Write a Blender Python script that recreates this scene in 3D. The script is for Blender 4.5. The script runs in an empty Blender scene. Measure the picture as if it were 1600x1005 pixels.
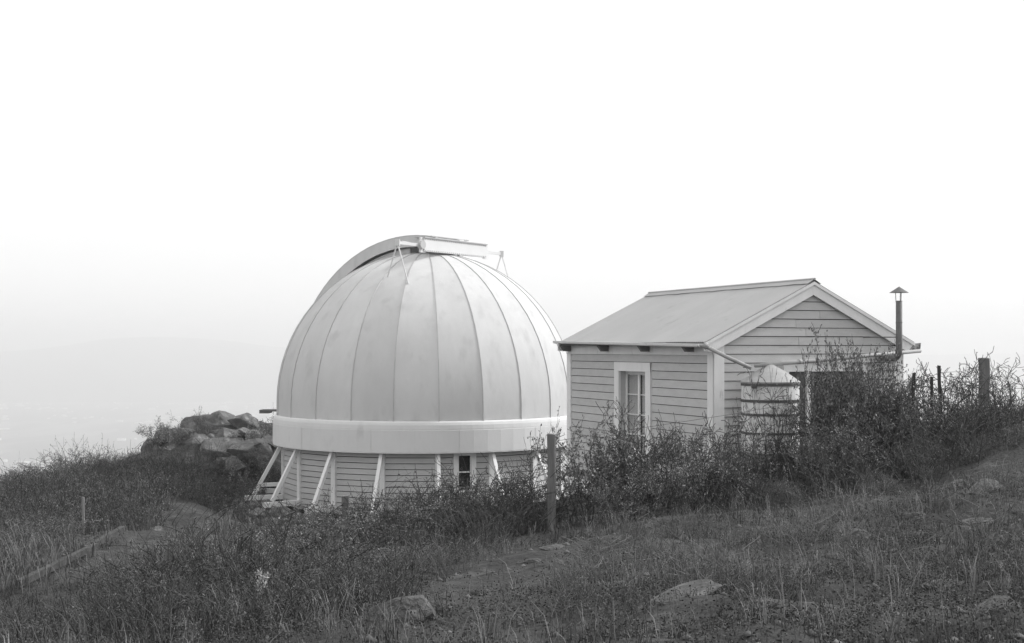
import bpy, math, random
import numpy as np
from mathutils import Vector, Matrix

R = math.radians
PI = math.pi
random.seed(7)
rng = np.random.default_rng(11)
S = bpy.context.scene
COL = S.collection

# ------------------------------------------------------------------ camera, light, exposure
# metres; the camera stands at the origin and z = 0 is its eye level, looking along +Y
F = 1950.0                       # focal length in pixels of the 1600 px wide photograph
HZ = 545.0                       # row of the horizon
cam_data = bpy.data.cameras.new('camera')
cam = bpy.data.objects.new('camera', cam_data)
COL.objects.link(cam)
cam_data.sensor_width = 36.0
cam_data.lens = 36.0 * F / 1600.0
cam_data.shift_y = (HZ - 502.5) / 1600.0
cam_data.clip_start = 0.1
cam_data.clip_end = 90000
cam.location = (0, 0, 0)
cam.rotation_euler = (R(90), 0, 0)
S.camera = cam

SUN_AZ = (0.954, 0.30)           # towards the sun, right and a little behind the buildings
SUN_EL = R(36)
wd = bpy.data.worlds.new('World')
S.world = wd
wd.use_nodes = True
wn = wd.node_tree
wn.nodes.clear()
sky = wn.nodes.new('ShaderNodeTexSky')
sky.sky_type = 'NISHITA'
sky.sun_disc = False
sky.sun_elevation = SUN_EL
sky.sun_rotation = math.atan2(SUN_AZ[0], SUN_AZ[1])
sky.air_density = 1.0
sky.dust_density = 3.0
bw = wn.nodes.new('ShaderNodeRGBToBW')
veil = wn.nodes.new('ShaderNodeMix')         # thin even overcast over the clear sky
veil.data_type = 'FLOAT'
veil.inputs[0].default_value = 0.72
veil.inputs[3].default_value = 8.5
bg = wn.nodes.new('ShaderNodeBackground')
bg.inputs['Strength'].default_value = 0.10
wo = wn.nodes.new('ShaderNodeOutputWorld')
wn.links.new(sky.outputs[0], bw.inputs[0])
wn.links.new(bw.outputs[0], veil.inputs[2])
wn.links.new(veil.outputs[0], bg.inputs['Color'])
wn.links.new(bg.outputs[0], wo.inputs['Surface'])

sl = bpy.data.lights.new('sun', 'SUN')
sl.energy = 1.9
sl.angle = R(9)
sl.color = (1.0, 1.0, 1.0)
sun = bpy.data.objects.new('sun', sl)
COL.objects.link(sun)
sd = Vector((SUN_AZ[0] * math.cos(SUN_EL), SUN_AZ[1] * math.cos(SUN_EL), math.sin(SUN_EL)))
sun.rotation_euler = sd.to_track_quat('Z', 'Y').to_euler()
sun.location = sd * 60

S.render.engine = 'CYCLES'
S.view_settings.view_transform = 'Standard'
S.view_settings.look = 'None'
S.view_settings.gamma = 1.0
S.view_settings.use_curve_mapping = False
S.view_settings.exposure = 0.68
S.cycles.volume_bounces = 1
S.cycles.max_bounces = 6


def pt(x, y, Y):
    """photograph pixel and distance -> point"""
    return Vector(((x - 800) / F * Y, Y, (HZ - y) / F * Y))


# ------------------------------------------------------------------ materials (all in greys: a monochrome plate)
def mat(name, lo, hi, scale=4.0, rough=0.8, bump=0.2, bump_scale=30.0, detail=6.0, stretch=(1, 1, 1),
        spots=None, spec=0.3, rnd=0.0, coords='Object', metallic=0.0, bdist=0.02):
    m = bpy.data.materials.new(name)
    m.use_nodes = True
    nt = m.node_tree
    nt.nodes.clear()
    L = nt.links.new
    out = nt.nodes.new('ShaderNodeOutputMaterial')
    p = nt.nodes.new('ShaderNodeBsdfPrincipled')
    L(p.outputs[0], out.inputs[0])
    p.inputs['Roughness'].default_value = rough
    p.inputs['Specular IOR Level'].default_value = spec
    p.inputs['Metallic'].default_value = metallic
    if coords == 'World':
        g = nt.nodes.new('ShaderNodeNewGeometry')
        co = g.outputs['Position']
    else:
        tc = nt.nodes.new('ShaderNodeTexCoord')
        co = tc.outputs['Object']
    mp = nt.nodes.new('ShaderNodeMapping')
    mp.inputs['Scale'].default_value = stretch
    L(co, mp.inputs[0])
    n = nt.nodes.new('ShaderNodeTexNoise')
    n.inputs['Scale'].default_value = scale
    n.inputs['Detail'].default_value = detail
    n.inputs['Roughness'].default_value = 0.62
    L(mp.outputs[0], n.inputs['Vector'])
    mr = nt.nodes.new('ShaderNodeMapRange')
    mr.inputs[1].default_value = 0.32
    mr.inputs[2].default_value = 0.68
    mr.inputs[3].default_value = lo
    mr.inputs[4].default_value = hi
    L(n.outputs['Fac'], mr.inputs[0])
    val = mr.outputs[0]
    if spots:                                   # (scale, threshold, width, value)
        n2 = nt.nodes.new('ShaderNodeTexNoise')
        n2.inputs['Scale'].default_value = spots[0]
        n2.inputs['Detail'].default_value = 8.0
        L(mp.outputs[0], n2.inputs['Vector'])
        m2 = nt.nodes.new('ShaderNodeMapRange')
        m2.inputs[1].default_value = spots[1]
        m2.inputs[2].default_value = spots[1] + spots[2]
        L(n2.outputs['Fac'], m2.inputs[0])
        mx = nt.nodes.new('ShaderNodeMix')
        mx.data_type = 'FLOAT'
        L(m2.outputs[0], mx.inputs[0])
        L(val, mx.inputs[2])
        mx.inputs[3].default_value = spots[3]
        val = mx.outputs[0]
    if rnd:
        oi = nt.nodes.new('ShaderNodeObjectInfo')
        m3 = nt.nodes.new('ShaderNodeMapRange')
        m3.inputs[3].default_value = 1 - rnd
        m3.inputs[4].default_value = 1 + rnd
        L(oi.outputs['Random'], m3.inputs[0])
        mu = nt.nodes.new('ShaderNodeMath')
        mu.operation = 'MULTIPLY'
        L(val, mu.inputs[0])
        L(m3.outputs[0], mu.inputs[1])
        val = mu.outputs[0]
    L(val, p.inputs['Base Color'])
    if bump:
        nb = nt.nodes.new('ShaderNodeTexNoise')
        nb.inputs['Scale'].default_value = bump_scale
        nb.inputs['Detail'].default_value = 6.0
        L(mp.outputs[0], nb.inputs['Vector'])
        b = nt.nodes.new('ShaderNodeBump')
        b.inputs['Strength'].default_value = bump
        b.inputs['Distance'].default_value = bdist
        L(nb.outputs['Fac'], b.inputs['Height'])
        L(b.outputs[0], p.inputs['Normal'])
    return m


M = {}
M['dome'] = mat('weathered_dome_sheet', .56, .62, 1.6, 1.0, .10, 5, stretch=(1, 1, .45), rnd=.055,
                spots=(2.6, .55, .2, .51), spec=.05, bdist=.05, coords='World')
M['band'] = mat('pale_band_sheet', .66, .72, 1.0, .9, .10, 4, stretch=(1, 1, .5), spots=(2.0, .60, .15, .60), bdist=.04, coords='World', rnd=.03, spec=.1)
M['seam'] = mat('seam_metal', .44, .52, 3, .7, 0)
M['trim'] = mat('pale_trim_paint', .74, .81, 5, .6, .15, 40, stretch=(1, 1, .3), spots=(9, .64, .1, .58), rnd=.02)
M['board'] = mat('weatherboard_paint', .47, .53, 3, .65, .2, 30, stretch=(1, 1, 3), spots=(7, .64, .1, .42), rnd=.05)
M['roof'] = mat('roof_iron', .40, .44, .9, .75, .05, 10, spots=(3, .63, .12, .36), rnd=.02, spec=.2)
M['zinc'] = mat('zinc_pipe', .30, .40, 6, .65, .1, 30, spots=(9, .6, .1, .30), spec=.5)
M['flue'] = mat('sooty_flue', .12, .18, 5, .6, .15, 25)
M['rust'] = mat('stained_sheet', .22, .42, 12, .7, .2, 30, spots=(16, .5, .1, .12))
M['rafter'] = mat('rafter_timber', .13, .18, 5, .8, .2, 30)
M['tank'] = mat('whitewashed_tank', .60, .74, 4, .75, .3, 18, spots=(5, .6, .1, .40))
M['hoop'] = mat('iron_hoop', .07, .11, 8, .7, .2, 30)
M['post'] = mat('grey_fence_wood', .12, .20, 5, .9, .5, 14, stretch=(3, 3, .4))
M['old_timber'] = mat('old_edging_timber', .045, .08, 5, .95, .5, 14)
M['dark_post'] = mat('dark_wood', .035, .06, 5, .9, .5, 14, stretch=(3, 3, .4))
M['paleplank'] = mat('bleached_wood', .18, .26, 5, .9, .4, 14)
M['stone'] = mat('rough_stone', .085, .17, 3.5, .95, .8, 9, spots=(6, .57, .1, .22), rnd=.2, bdist=.04)
M['lichen'] = mat('field_rock', .07, .14, 2.2, .95, .9, 8, spots=(4.5, .56, .08, .18), rnd=.15, bdist=.05)
M['masonry'] = mat('rubble_stone', .13, .24, 5, .95, .9, 12, spots=(5, .52, .1, .34), rnd=.16, bdist=.04)
M['glass'] = mat('window_glass', .05, .07, 1, .06, 0, spec=.6)
M['curtain'] = mat('curtain_cloth', .78, .88, 2, .9, .1, 10, stretch=(6, 6, .3))
M['inside'] = mat('shade_black', .03, .04, 1, .9, 0)  # near-black: shade of board gaps and unlit rooms put into the colour
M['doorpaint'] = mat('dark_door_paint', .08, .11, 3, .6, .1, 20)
M['twig'] = mat('twig_bark', .05, .095, 6, .9, 0, rnd=.15)
M['twig_pale'] = mat('bleached_twig', .09, .15, 6, .9, 0, rnd=.15)
M['leaf'] = mat('dark_leaf', .12, .20, 3, .5, 0, rnd=.15, spec=.5)
M['leaf_pale_glint'] = mat('pale_glint_leaf', .22, .42, 9, .45, 0, rnd=.15, spec=.5)  # pale undersides, colour raised further to paint glints on the leaves
M['leaf_grey'] = mat('grey_scrub_leaf', .085, .14, 3, .7, 0, rnd=.15)
M['grass'] = mat('dry_grass_blade', .045, .105, .8, .8, 0, coords='World', spots=(.35, .55, .1, .10))
M['bank_grass'] = mat('bank_grass_blade', .10, .19, .8, .8, 0, coords='World')
M['herb'] = mat('low_herb_leaf', .038, .085, .9, .7, 0, coords='World')
M['straw'] = mat('bleached_straw', .15, .26, 2, .8, 0, coords='World')
M['soil'] = mat('stony_soil', .028, .058, 1.1, .95, 1.0, 9, coords='World', detail=10, spots=(2.6, .56, .10, .082), bdist=.06)
M['flower'] = mat('pale_seed_head', .35, .6, 9, .9, 0)
M['town'] = mat('pale_town_wall', .55, .85, .01, .9, 0, coords='World', rnd=0)
M['farhill'] = mat('far_slope', .10, .16, .002, .95, 0, coords='World')


def plain_material():
    m = mat('valley_floor', .09, .16, .0011, .95, 0, coords='World', spots=(.004, .5, .05, .2), stretch=(1, .35, 1))
    return m


M['plain'] = plain_material()
M['window_light'] = M['curtain']


# ------------------------------------------------------------------ object helpers
def tag(o, label=None, cat=None, group=None, kind=None):
    if label: o['label'] = label
    if cat: o['category'] = cat
    if group: o['group'] = group
    if kind: o['kind'] = kind
    return o


def empty(name, loc, rz=0.0):
    o = bpy.data.objects.new(name, None)
    o.empty_display_size = .2
    COL.objects.link(o)
    o.location = loc
    o.rotation_euler = (0, 0, rz)
    return o


class MB:
    def __init__(s):
        s.v = []; s.f = []; s.mi = []

    def add(s, vs, fs, mi=0):
        b = len(s.v)
        s.v += [tuple(v) for v in vs]
        s.f += [tuple(i + b for i in f) for f in fs]
        s.mi += [mi] * len(fs)
        return s

    def box(s, a, b, mi=0):
        (x0, y0, z0), (x1, y1, z1) = a, b
        vs = [(x0, y0, z0), (x1, y0, z0), (x1, y1, z0), (x0, y1, z0), (x0, y0, z1), (x1, y0, z1), (x1, y1, z1), (x0, y1, z1)]
        return s.add(vs, [(0, 3, 2, 1), (4, 5, 6, 7), (0, 1, 5, 4), (1, 2, 6, 5), (2, 3, 7, 6), (3, 0, 4, 7)], mi)

    def hexa(s, vs, mi=0):
        return s.add(vs, [(0, 3, 2, 1), (4, 5, 6, 7), (0, 1, 5, 4), (1, 2, 6, 5), (2, 3, 7, 6), (3, 0, 4, 7)], mi)

    def beam(s, p, q, w, h, up=(0, 0, 1), mi=0, w2=None, h2=None):
        p = Vector(p); q = Vector(q)
        d = (q - p).normalized()
        up = Vector(up)
        sx = d.cross(up)
        if sx.length < 1e-4: sx = d.cross(Vector((0, 1, 0)))
        sx.normalize()
        sz = sx.cross(d)
        w2 = w if w2 is None else w2
        h2 = h if h2 is None else h2
        A = [p - sx * w / 2 - sz * h / 2, p + sx * w / 2 - sz * h / 2, p + sx * w / 2 + sz * h / 2, p - sx * w / 2 + sz * h / 2]
        B = [q - sx * w2 / 2 - sz * h2 / 2, q + sx * w2 / 2 - sz * h2 / 2, q + sx * w2 / 2 + sz * h2 / 2, q - sx * w2 / 2 + sz * h2 / 2]
        return s.add(A + B, [(0, 1, 2, 3), (7, 6, 5, 4), (0, 4, 5, 1), (1, 5, 6, 2), (2, 6, 7, 3), (3, 7, 4, 0)], mi)

    def tube(s, pts, rad, n=10, mi=0, caps=True):
        pts = [Vector(p) for p in pts]
        rads = rad if isinstance(rad, (list, tuple)) else [rad] * len(pts)
        vs = []; fs = []
        ref = None
        for i, p in enumerate(pts):
            if i == 0: d = pts[1] - pts[0]
            elif i == len(pts) - 1: d = pts[-1] - pts[-2]
            else: d = (pts[i + 1] - p).normalized() + (p - pts[i - 1]).normalized()
            d.normalize()
            if ref is None:
                ref = d.orthogonal().normalized()
            ref = (ref - d * ref.dot(d)).normalized()
            bi = d.cross(ref)
            for k in range(n):
                a = 2 * PI * k / n
                vs.append(p + (ref * math.cos(a) + bi * math.sin(a)) * rads[i])
        for i in range(len(pts) - 1):
            for k in range(n):
                k2 = (k + 1) % n
                fs.append((i * n + k, i * n + k2, (i + 1) * n + k2, (i + 1) * n + k))
        if caps:
            fs.append(tuple(reversed(range(n))))
            fs.append(tuple((len(pts) - 1) * n + k for k in range(n)))
        return s.add(vs, fs, mi)

    def lathe(s, prof, n=32, c=(0, 0), mi=0, a0=0, a1=2 * PI):
        full = abs(a1 - a0 - 2 * PI) < 1e-6
        m = n if full else n + 1
        vs = []
        for r, z in prof:
            for k in range(m):
                a = a0 + (a1 - a0) * k / n
                vs.append((c[0] + r * math.sin(a), c[1] - r * math.cos(a), z))
        fs = []
        for i in range(len(prof) - 1):
            for k in range(n):
                k2 = (k + 1) % m
                fs.append((i * m + k, i * m + k2, (i + 1) * m + k2, (i + 1) * m + k))
        return s.add(vs, fs, mi)

    def build(s, name, m, parent=None, smooth=False, label=None):
        me = bpy.data.meshes.new(name)
        me.from_pydata(s.v, [], s.f)
        ms = m if isinstance(m, (list, tuple)) else [m]
        for k in ms: me.materials.append(k)
        if len(ms) > 1: me.polygons.foreach_set('material_index', s.mi)
        if smooth: me.polygons.foreach_set('use_smooth', [True] * len(me.polygons))
        me.update()
        o = bpy.data.objects.new(name, me)
        COL.objects.link(o)
        if parent: o.parent = parent
        if label: o['label'] = label
        return o


def np_mesh(name, verts, faces, mats, mi=None, smooth=False):
    """verts (n,3) array; faces (m,k) array of equal length or list of arrays"""
    me = bpy.data.meshes.new(name)
    fl = faces if isinstance(faces, list) else [faces]
    fl = [f for f in fl if len(f)]
    nl = sum(f.size for f in fl)
    nf = sum(len(f) for f in fl)
    me.vertices.add(len(verts))
    me.vertices.foreach_set('co', np.asarray(verts, dtype=np.float32).ravel())
    me.loops.add(nl)
    me.polygons.add(nf)
    me.loops.foreach_set('vertex_index', np.concatenate([f.ravel() for f in fl]).astype(np.int32))
    tot = np.concatenate([np.full(len(f), f.shape[1], dtype=np.int32) for f in fl])
    st = np.concatenate([[0], np.cumsum(tot)[:-1]]).astype(np.int32)
    me.polygons.foreach_set('loop_start', st)
    for m_ in (mats if isinstance(mats, (list, tuple)) else [mats]): me.materials.append(m_)
    if mi is not None: me.polygons.foreach_set('material_index', np.asarray(mi, dtype=np.int32))
    if smooth: me.polygons.foreach_set('use_smooth', np.ones(nf, dtype=bool))
    me.update(calc_edges=True)
    me.validate()
    return me


def link(name, me, loc=(0, 0, 0), rz=0.0, sc=1.0, parent=None):
    o = bpy.data.objects.new(name, me)
    COL.objects.link(o)
    o.location = loc
    o.rotation_euler = (0, 0, rz)
    o.scale = (sc, sc, sc) if not isinstance(sc, (tuple, list)) else sc
    if parent: o.parent = parent
    return o


# smooth value noise for terrain and rocks
def vnoise(x, y, seed=0):
    x = np.asarray(x, dtype=float); y = np.asarray(y, dtype=float)
    xi = np.floor(x).astype(np.int64); yi = np.floor(y).astype(np.int64)
    fx = x - xi; fy = y - yi
    fx = fx * fx * (3 - 2 * fx); fy = fy * fy * (3 - 2 * fy)
    def h(a, b):
        n = (a * 374761393 + b * 668265263 + seed * 982451653) & 0x7fffffff
        n = ((n ^ (n >> 13)) * 1274126177) & 0x7fffffff
        return ((n ^ (n >> 16)) & 0xffff) / 65535.0
    return (h(xi, yi) * (1 - fx) + h(xi + 1, yi) * fx) * (1 - fy) + (h(xi, yi + 1) * (1 - fx) + h(xi + 1, yi + 1) * fx) * fy


def fbm(x, y, seed=0, oct=4):
    s = 0; a = 1; t = 0
    for k in range(oct):
        s = s + a * vnoise(x * 2 ** k, y * 2 ** k, seed + k * 17)
        t += a; a *= .5
    return s / t - .5


# ------------------------------------------------------------------ terrain
CP = []
def cp(x, y, Y): p = pt(x, y, Y); CP.append((p.x, p.y, p.z))
def cw(*a): CP.append(a)
cw(0, 0, -1.6); cw(4, 2, -1.4); cw(-5, 2, -2.1); cw(5, -6, -1.0); cw(-8, -6, -2.4); cw(0, -8, -1.2)
for a in [(1600, 1005, 7), (1550, 935, 8.7), (1250, 960, 8.8), (1000, 955, 9.2), (800, 985, 9), (640, 965, 10), (640, 1030, 8.3), (420, 960, 12), (200, 960, 13),
          (0, 1040, 9.5), (40, 915, 19), (190, 830, 26), (140, 838, 28), (250, 832, 27), (300, 798, 32),
          (380, 845, 36.5), (540, 878, 19.6), (262, 945, 16.6), (862, 832, 19.2), (400, 905, 18.5),
          (330, 668, 48), (415, 668, 46), (230, 705, 46), (240, 760, 40), (340, 745, 40), (310, 785, 35),
          (150, 745, 40), (30, 765, 36), (100, 815, 30), (30, 860, 24), (400, 735, 42),
          (1560, 672, 26), (1600, 640, 26), (1330, 845, 13), (1550, 785, 14.5), (1540, 875, 11.5),
          (1250, 775, 20), (1400, 766, 19), (1550, 693, 19), (1490, 728, 19), (1600, 668, 19), (1450, 752, 18.5), (800, 875, 14), (930, 825, 18), (700, 900, 14), (1050, 860, 14), (560, 930, 14.5), (1150, 800, 17.5)]:
    cp(*a)
for a in [(3.8, 23.3, -2.85), (1.3, 29, -3.4), (7.8, 25, -2.35), (5.5, 31, -3.1), (8, 32, -3),
          (-2.7, 34, -4.85), (-6, 34.5, -5.4), (2, 35, -4.3), (-8.4, 40, -5.3), (-7, 44, -4.4), (-2.7, 45, -4.8), (2.6, 41, -4.6),
          (-3, 27, -4.15), (0, 30, -4.0), (-6, 30, -4.5),
          (-20, 46, -7.5), (-17, 52, -8), (-12, 56, -7.5), (-24, 32, -8), (0, 60, -9), (-8, 56, -6.5), (12, 42, -5.5), (20, 38, -5), (20, 60, -11), (-30, 60, -19),
          (15, 27, -.9), (25, 20, .6), (20, 8, .5), (12, 8, -.6), (10, 15, -1.2), (30, 0, 2), (-26, 14, -8), (-15, 16, -5.0), (-12, 8, -3.4), (-28, -8, -7),
          (12, 33, -3.2), (40, 30, -1), (45, 60, -14), (-50, 20, -22), (-50, 60, -34), (0, 90, -24), (45, 90, -32), (-50, 90, -48)]:
    cw(*a)
CPa = np.array(CP)


def tps_k(r2): return .5 * r2 * np.log(r2 + 1e-9)


n_ = len(CPa)
P2 = CPa[:, :2] / 20.0
d2 = ((P2[:, None, :] - P2[None, :, :]) ** 2).sum(-1)
A_ = np.zeros((n_ + 3, n_ + 3))
A_[:n_, :n_] = tps_k(d2) + np.eye(n_) * .002
A_[:n_, n_] = 1; A_[:n_, n_ + 1:] = P2
A_[n_, :n_] = 1; A_[n_ + 1:, :n_] = P2.T
W_ = np.linalg.solve(A_, np.concatenate([CPa[:, 2], [0, 0, 0]]))


def tps(X, Y):
    X = np.asarray(X) / 20.0; Y = np.asarray(Y) / 20.0
    z = W_[n_] + W_[n_ + 1] * X + W_[n_ + 2] * Y
    for i in range(n_):
        z = z + W_[i] * tps_k((X - P2[i, 0]) ** 2 + (Y - P2[i, 1]) ** 2)
    return z


GX = np.arange(-50, 45.01, .25); GY = np.arange(-10, 90.01, .25)
gx, gy = np.meshgrid(GX, GY)
GZ = tps(gx, gy) + .26 * fbm(gx * .8, gy * .8, 3, 4) + .22 * fbm(gx * 1.9, gy * 1.9, 9, 3)


def gz(X, Y):
    X = np.asarray(X, dtype=float); Y = np.asarray(Y, dtype=float)
    fx = np.clip((X - GX[0]) / .25, 0, len(GX) - 1.001); fy = np.clip((Y - GY[0]) / .25, 0, len(GY) - 1.001)
    ix = fx.astype(int); iy = fy.astype(int); fx = fx - ix; fy = fy - iy
    return (GZ[iy, ix] * (1 - fx) + GZ[iy, ix + 1] * fx) * (1 - fy) + (GZ[iy + 1, ix] * (1 - fx) + GZ[iy + 1, ix + 1] * fx) * fy


def grid_faces(ny, nx):
    i = np.arange(ny - 1)[:, None] * nx + np.arange(nx - 1)[None, :]
    i = i.ravel()
    return np.stack([i, i + 1, i + nx + 1, i + nx], 1)


hill = link('ground', np_mesh('ground', np.stack([gx.ravel(), gy.ravel(), GZ.ravel()], 1), grid_faces(*gx.shape), M['soil'], smooth=True))
tag(hill, 'dark stony hillside the observatory and hut stand on', kind='structure')

# slopes beyond, falling to the valley floor
VF = -300.0
rings = []
Bn = 240
def border(k):
    """closed loop of points round the near ground"""
    t = k / Bn * 4
    s = int(t); f = t - s
    x0, x1, y0, y1 = GX[0], GX[-1], GY[0], GY[-1]
    return [(x0 + (x1 - x0) * f, y0), (x1, y0 + (y1 - y0) * f), (x1 - (x1 - x0) * f, y1), (x0, y1 - (y1 - y0) * f)][s % 4]
bp = np.array([border(k) for k in range(Bn)])
bz = gz(bp[:, 0], bp[:, 1])
cen = np.array([-2.0, 38.0])
vs = []
fr = [0, .02, .05, .1, .18, .3, .45, .65, .85, 1.0]
for f in fr:
    dirs = bp - cen
    L_ = np.linalg.norm(dirs, axis=1, keepdims=True)
    p = bp + dirs / L_ * f * 900
    z = bz + (VF - 2 - bz) * (f ** .85) + (14 * fbm(p[:, 0] * .02, p[:, 1] * .02, 5) * min(1, f * 8) * (1 - f * .8) if f > 0 else 0)
    vs.append(np.column_stack([p, z]))
vs = np.concatenate(vs)
fa = []
for r_ in range(len(fr) - 1):
    k = np.arange(Bn); k2 = (k + 1) % Bn
    fa.append(np.stack([r_ * Bn + k, (r_ + 1) * Bn + k, (r_ + 1) * Bn + k2, r_ * Bn + k2], 1))
slope = link('hillside', np_mesh('hillside', vs, np.concatenate(fa), M['soil'], smooth=True))
tag(slope, 'hillside falling away to the valley', kind='structure')
mb = MB(); mb.add([(-45000, -20000, VF), (45000, -20000, VF), (45000, 45000, VF), (-45000, 45000, VF)], [(0, 1, 2, 3)])
tag(mb.build('valley_floor', M['plain']), 'hazy valley plain far below', kind='structure')

# low far mountain just showing in the haze
mx = np.linspace(-9000, 9000, 90); my = np.linspace(0, 1, 14)
ax, ay = np.meshgrid(mx, my)
crest = 300 + 90 * np.exp(-((ax + 2550) / 420) ** 2) + 55 * np.exp(-((ax + 2000) / 380) ** 2) + 60 * fbm(ax / 900, ax * 0, 4) - 40 * np.clip(ax / 3000, 0, 1)
az_ = VF - 5 + crest * np.sin(ay * PI) ** .8 + 30 * fbm(ax / 200, ay * 9, 8) * np.sin(ay * PI)
mz = np.stack([ax.ravel(), (7000 + ay * 3000).ravel(), az_.ravel()], 1)
tag(link('far_mountain', np_mesh('far_mountain', mz, grid_faces(*ax.shape), M['farhill'], smooth=True)), 'faint mountain ridge in the haze', kind='structure')

# town in the valley: pale specks, one uncountable mass
tv = []; tf = []
N = 2200
Yt = 3000 * (2.9 ** rng.random(N)); Xt = Yt * (-.42 + .9 * rng.random(N))
keep = (fbm(Xt / 500, Yt / 300, 21) > -.02)
for X_, Y_ in zip(Xt[keep], Yt[keep]):
    w = random.choice([6, 8, 10, 14, 26]) * (1 + random.random()); d = 8 + 6 * random.random(); h = 4 + 4 * random.random()
    b = len(tv)
    tv += [(X_ + i * w / 2, Y_ + j * d / 2, VF + k * h) for k in (0, 1) for (i, j) in ((-1, -1), (1, -1), (1, 1), (-1, 1))]
    tf += [(b, b + 1, b + 5, b + 4), (b + 1, b + 2, b + 6, b + 5), (b + 2, b + 3, b + 7, b + 6), (b + 3, b, b + 4, b + 7), (b + 4, b + 5, b + 6, b + 7)]
tag(link('far_town', np_mesh('far_town', np.array(tv), np.array(tf), M['town'])), 'pale specks of the town on the valley plain seen through haze', 'town', kind='stuff')

# the air
HAZE_D = 0.00038
hz = MB().box((-44000, -19000, VF - 30), (44000, 44000, 118)).build('haze', None or M['soil'])
hz.data.materials.clear()
hm = bpy.data.materials.new('haze_air')
hm.use_nodes = True
hm.node_tree.nodes.clear()
ho = hm.node_tree.nodes.new('ShaderNodeOutputMaterial')
hv = hm.node_tree.nodes.new('ShaderNodeVolumePrincipled')
hv.inputs['Color'].default_value = (.91, .91, .91, 1)
hv.inputs['Density'].default_value = HAZE_D
hv.inputs['Anisotropy'].default_value = .2
hm.node_tree.links.new(hv.outputs[0], ho.inputs['Volume'])
hz.data.materials.append(hm)
tag(hz, 'pale haze filling the air over the valley', kind='stuff')

# ------------------------------------------------------------------ the observatory dome
ZB = -4.62
DC = (-2.711, 39.6)
dome = empty('observatory', (DC[0], DC[1], ZB))
tag(dome, 'round observatory with a ribbed pale dome on a weatherboarded drum', 'observatory')
def W(z): return z - ZB                       # world height -> local
RD, ZC, ZS = 4.69, W(-1.655), W(-2.04)
GN = 23
gstep = 2 * PI / GN
g0 = R(-11.4 + 3.93)
def dirv(a): return Vector((math.sin(a), -math.cos(a), 0))
# one gore, flat across, curved up the dome
prof = [(RD, ZS), (RD, ZC)] + [(RD * math.cos(R(t)), ZC + RD * math.sin(R(t))) for t in range(5, 90, 5)] + [(RD * math.cos(R(88)), ZC + RD * math.sin(R(88)))]
mb = MB()
vsg = []
for r, z in prof:
    for k in (0, 1):
        d = dirv(k * gstep); vsg.append((d.x * r, d.y * r, z))
for r, z in prof:
    for k in (0, 1):
        d = dirv(k * gstep); vsg.append((d.x * (r - .02), d.y * (r - .02), z - .003))
n2 = len(prof) * 2
fs = [(2 * i, 2 * i + 1, 2 * i + 3, 2 * i + 2) for i in range(len(prof) - 1)]
fs += [(n2 + 2 * i, n2 + 2 * i + 2, n2 + 2 * i + 3, n2 + 2 * i + 1) for i in range(len(prof) - 1)]
mb.add(vsg, fs)
g1 = mb.build('dome_panel', M['dome'], dome, smooth=True)
g1.rotation_euler.z = g0
# seam rib along the gore edge
mb = MB()
def rib_pts(off): return [(0, -(r + off), z + (off * .3)) for r, z in prof]
hw = .011
vr = []
for (r, z) in prof:
    t = max(0, math.atan2(z - ZC, r))
    o1 = Vector((0, -math.cos(t), math.sin(t)))
    c = Vector((0, -r, z))
    vr += [c + Vector((-hw, 0, 0)) - o1 * .005, c + Vector((-hw, 0, 0)) + o1 * .018, c + Vector((hw, 0, 0)) + o1 * .018, c + Vector((hw, 0, 0)) - o1 * .005]
fr_ = []
for i in range(len(prof) - 1):
    for k in range(3): fr_.append((4 * i + k, 4 * i + k + 1, 4 * i + 4 + k + 1, 4 * i + 4 + k))
mb.add(vr, fr_)
r1 = mb.build('seam_rib', M['seam'], dome)
r1.rotation_euler.z = g0
for k in range(1, GN):
    for src in (g1, r1):
        c = src.copy(); COL.objects.link(c); c.parent = dome; c.rotation_euler.z = g0 + k * gstep
MB().lathe([(0, ZC + RD + .012), (.3, ZC + RD + .002), (.33, ZC + RD - .02)], 24).build('crown_cap', M['seam'], dome)
# skirt band
MB().lathe([(4.68, ZS + .01), (4.715, ZS - .004), (4.745, ZS - .03), (4.772, ZS - .10), (4.784, ZS - .2), (4.792, W(-2.93)), (4.74, W(-2.935)), (4.70, W(-2.6))], 92).build('skirt_band', M['band'], dome, smooth=False)
# upper lap sheet of the band, each length its own sheet
mb = MB().lathe([(4.787, W(-2.28)), (4.792, W(-2.285)), (4.797, W(-2.90)), (4.79, W(-2.902))], 6, a0=R(-14.93), a1=R(14.93))
lap = mb.build('band_lap_sheet', M['band'], dome)
for k in range(1, 12):
    c = lap.copy(); COL.objects.link(c); c.parent = dome; c.rotation_euler.z = k * R(30)
pa0 = 7.93
# drum: inner wall coloured near-black as shade behind the board gaps, floor ring, posts, boards
RR = 4.5
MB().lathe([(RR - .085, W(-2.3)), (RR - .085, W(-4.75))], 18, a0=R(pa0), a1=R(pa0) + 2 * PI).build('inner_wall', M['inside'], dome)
MB().lathe([(4.75, W(-2.86)), (RR - .2, W(-2.86))], 54).build('soffit', M['rafter'], dome)
EXP = .166
pa = [7.93 + 20 * k for k in range(18)]
mb = MB().box((-.075, -RR - .06, W(-4.6)), (.075, -RR + .04, W(-2.88)))
post0 = mb.build('wall_post', M['trim'], dome)
post0.rotation_euler.z = R(pa[0])
inn = RR * math.cos(R(10))
hwid = RR * math.sin(R(10)) - .02
def drum_board(x0, x1, z):
    mb = MB()
    y0 = -inn
    t = z + EXP - .022
    mb.hexa([(x0, y0 - .035, z), (x1, y0 - .035, z), (x1, y0 + .01, z), (x0, y0 + .01, z), (x0, y0 - .022, t), (x1, y0 - .022, t), (x1, y0 + .01, t), (x0, y0 + .01, t)])
    return mb
rows = 11
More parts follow.
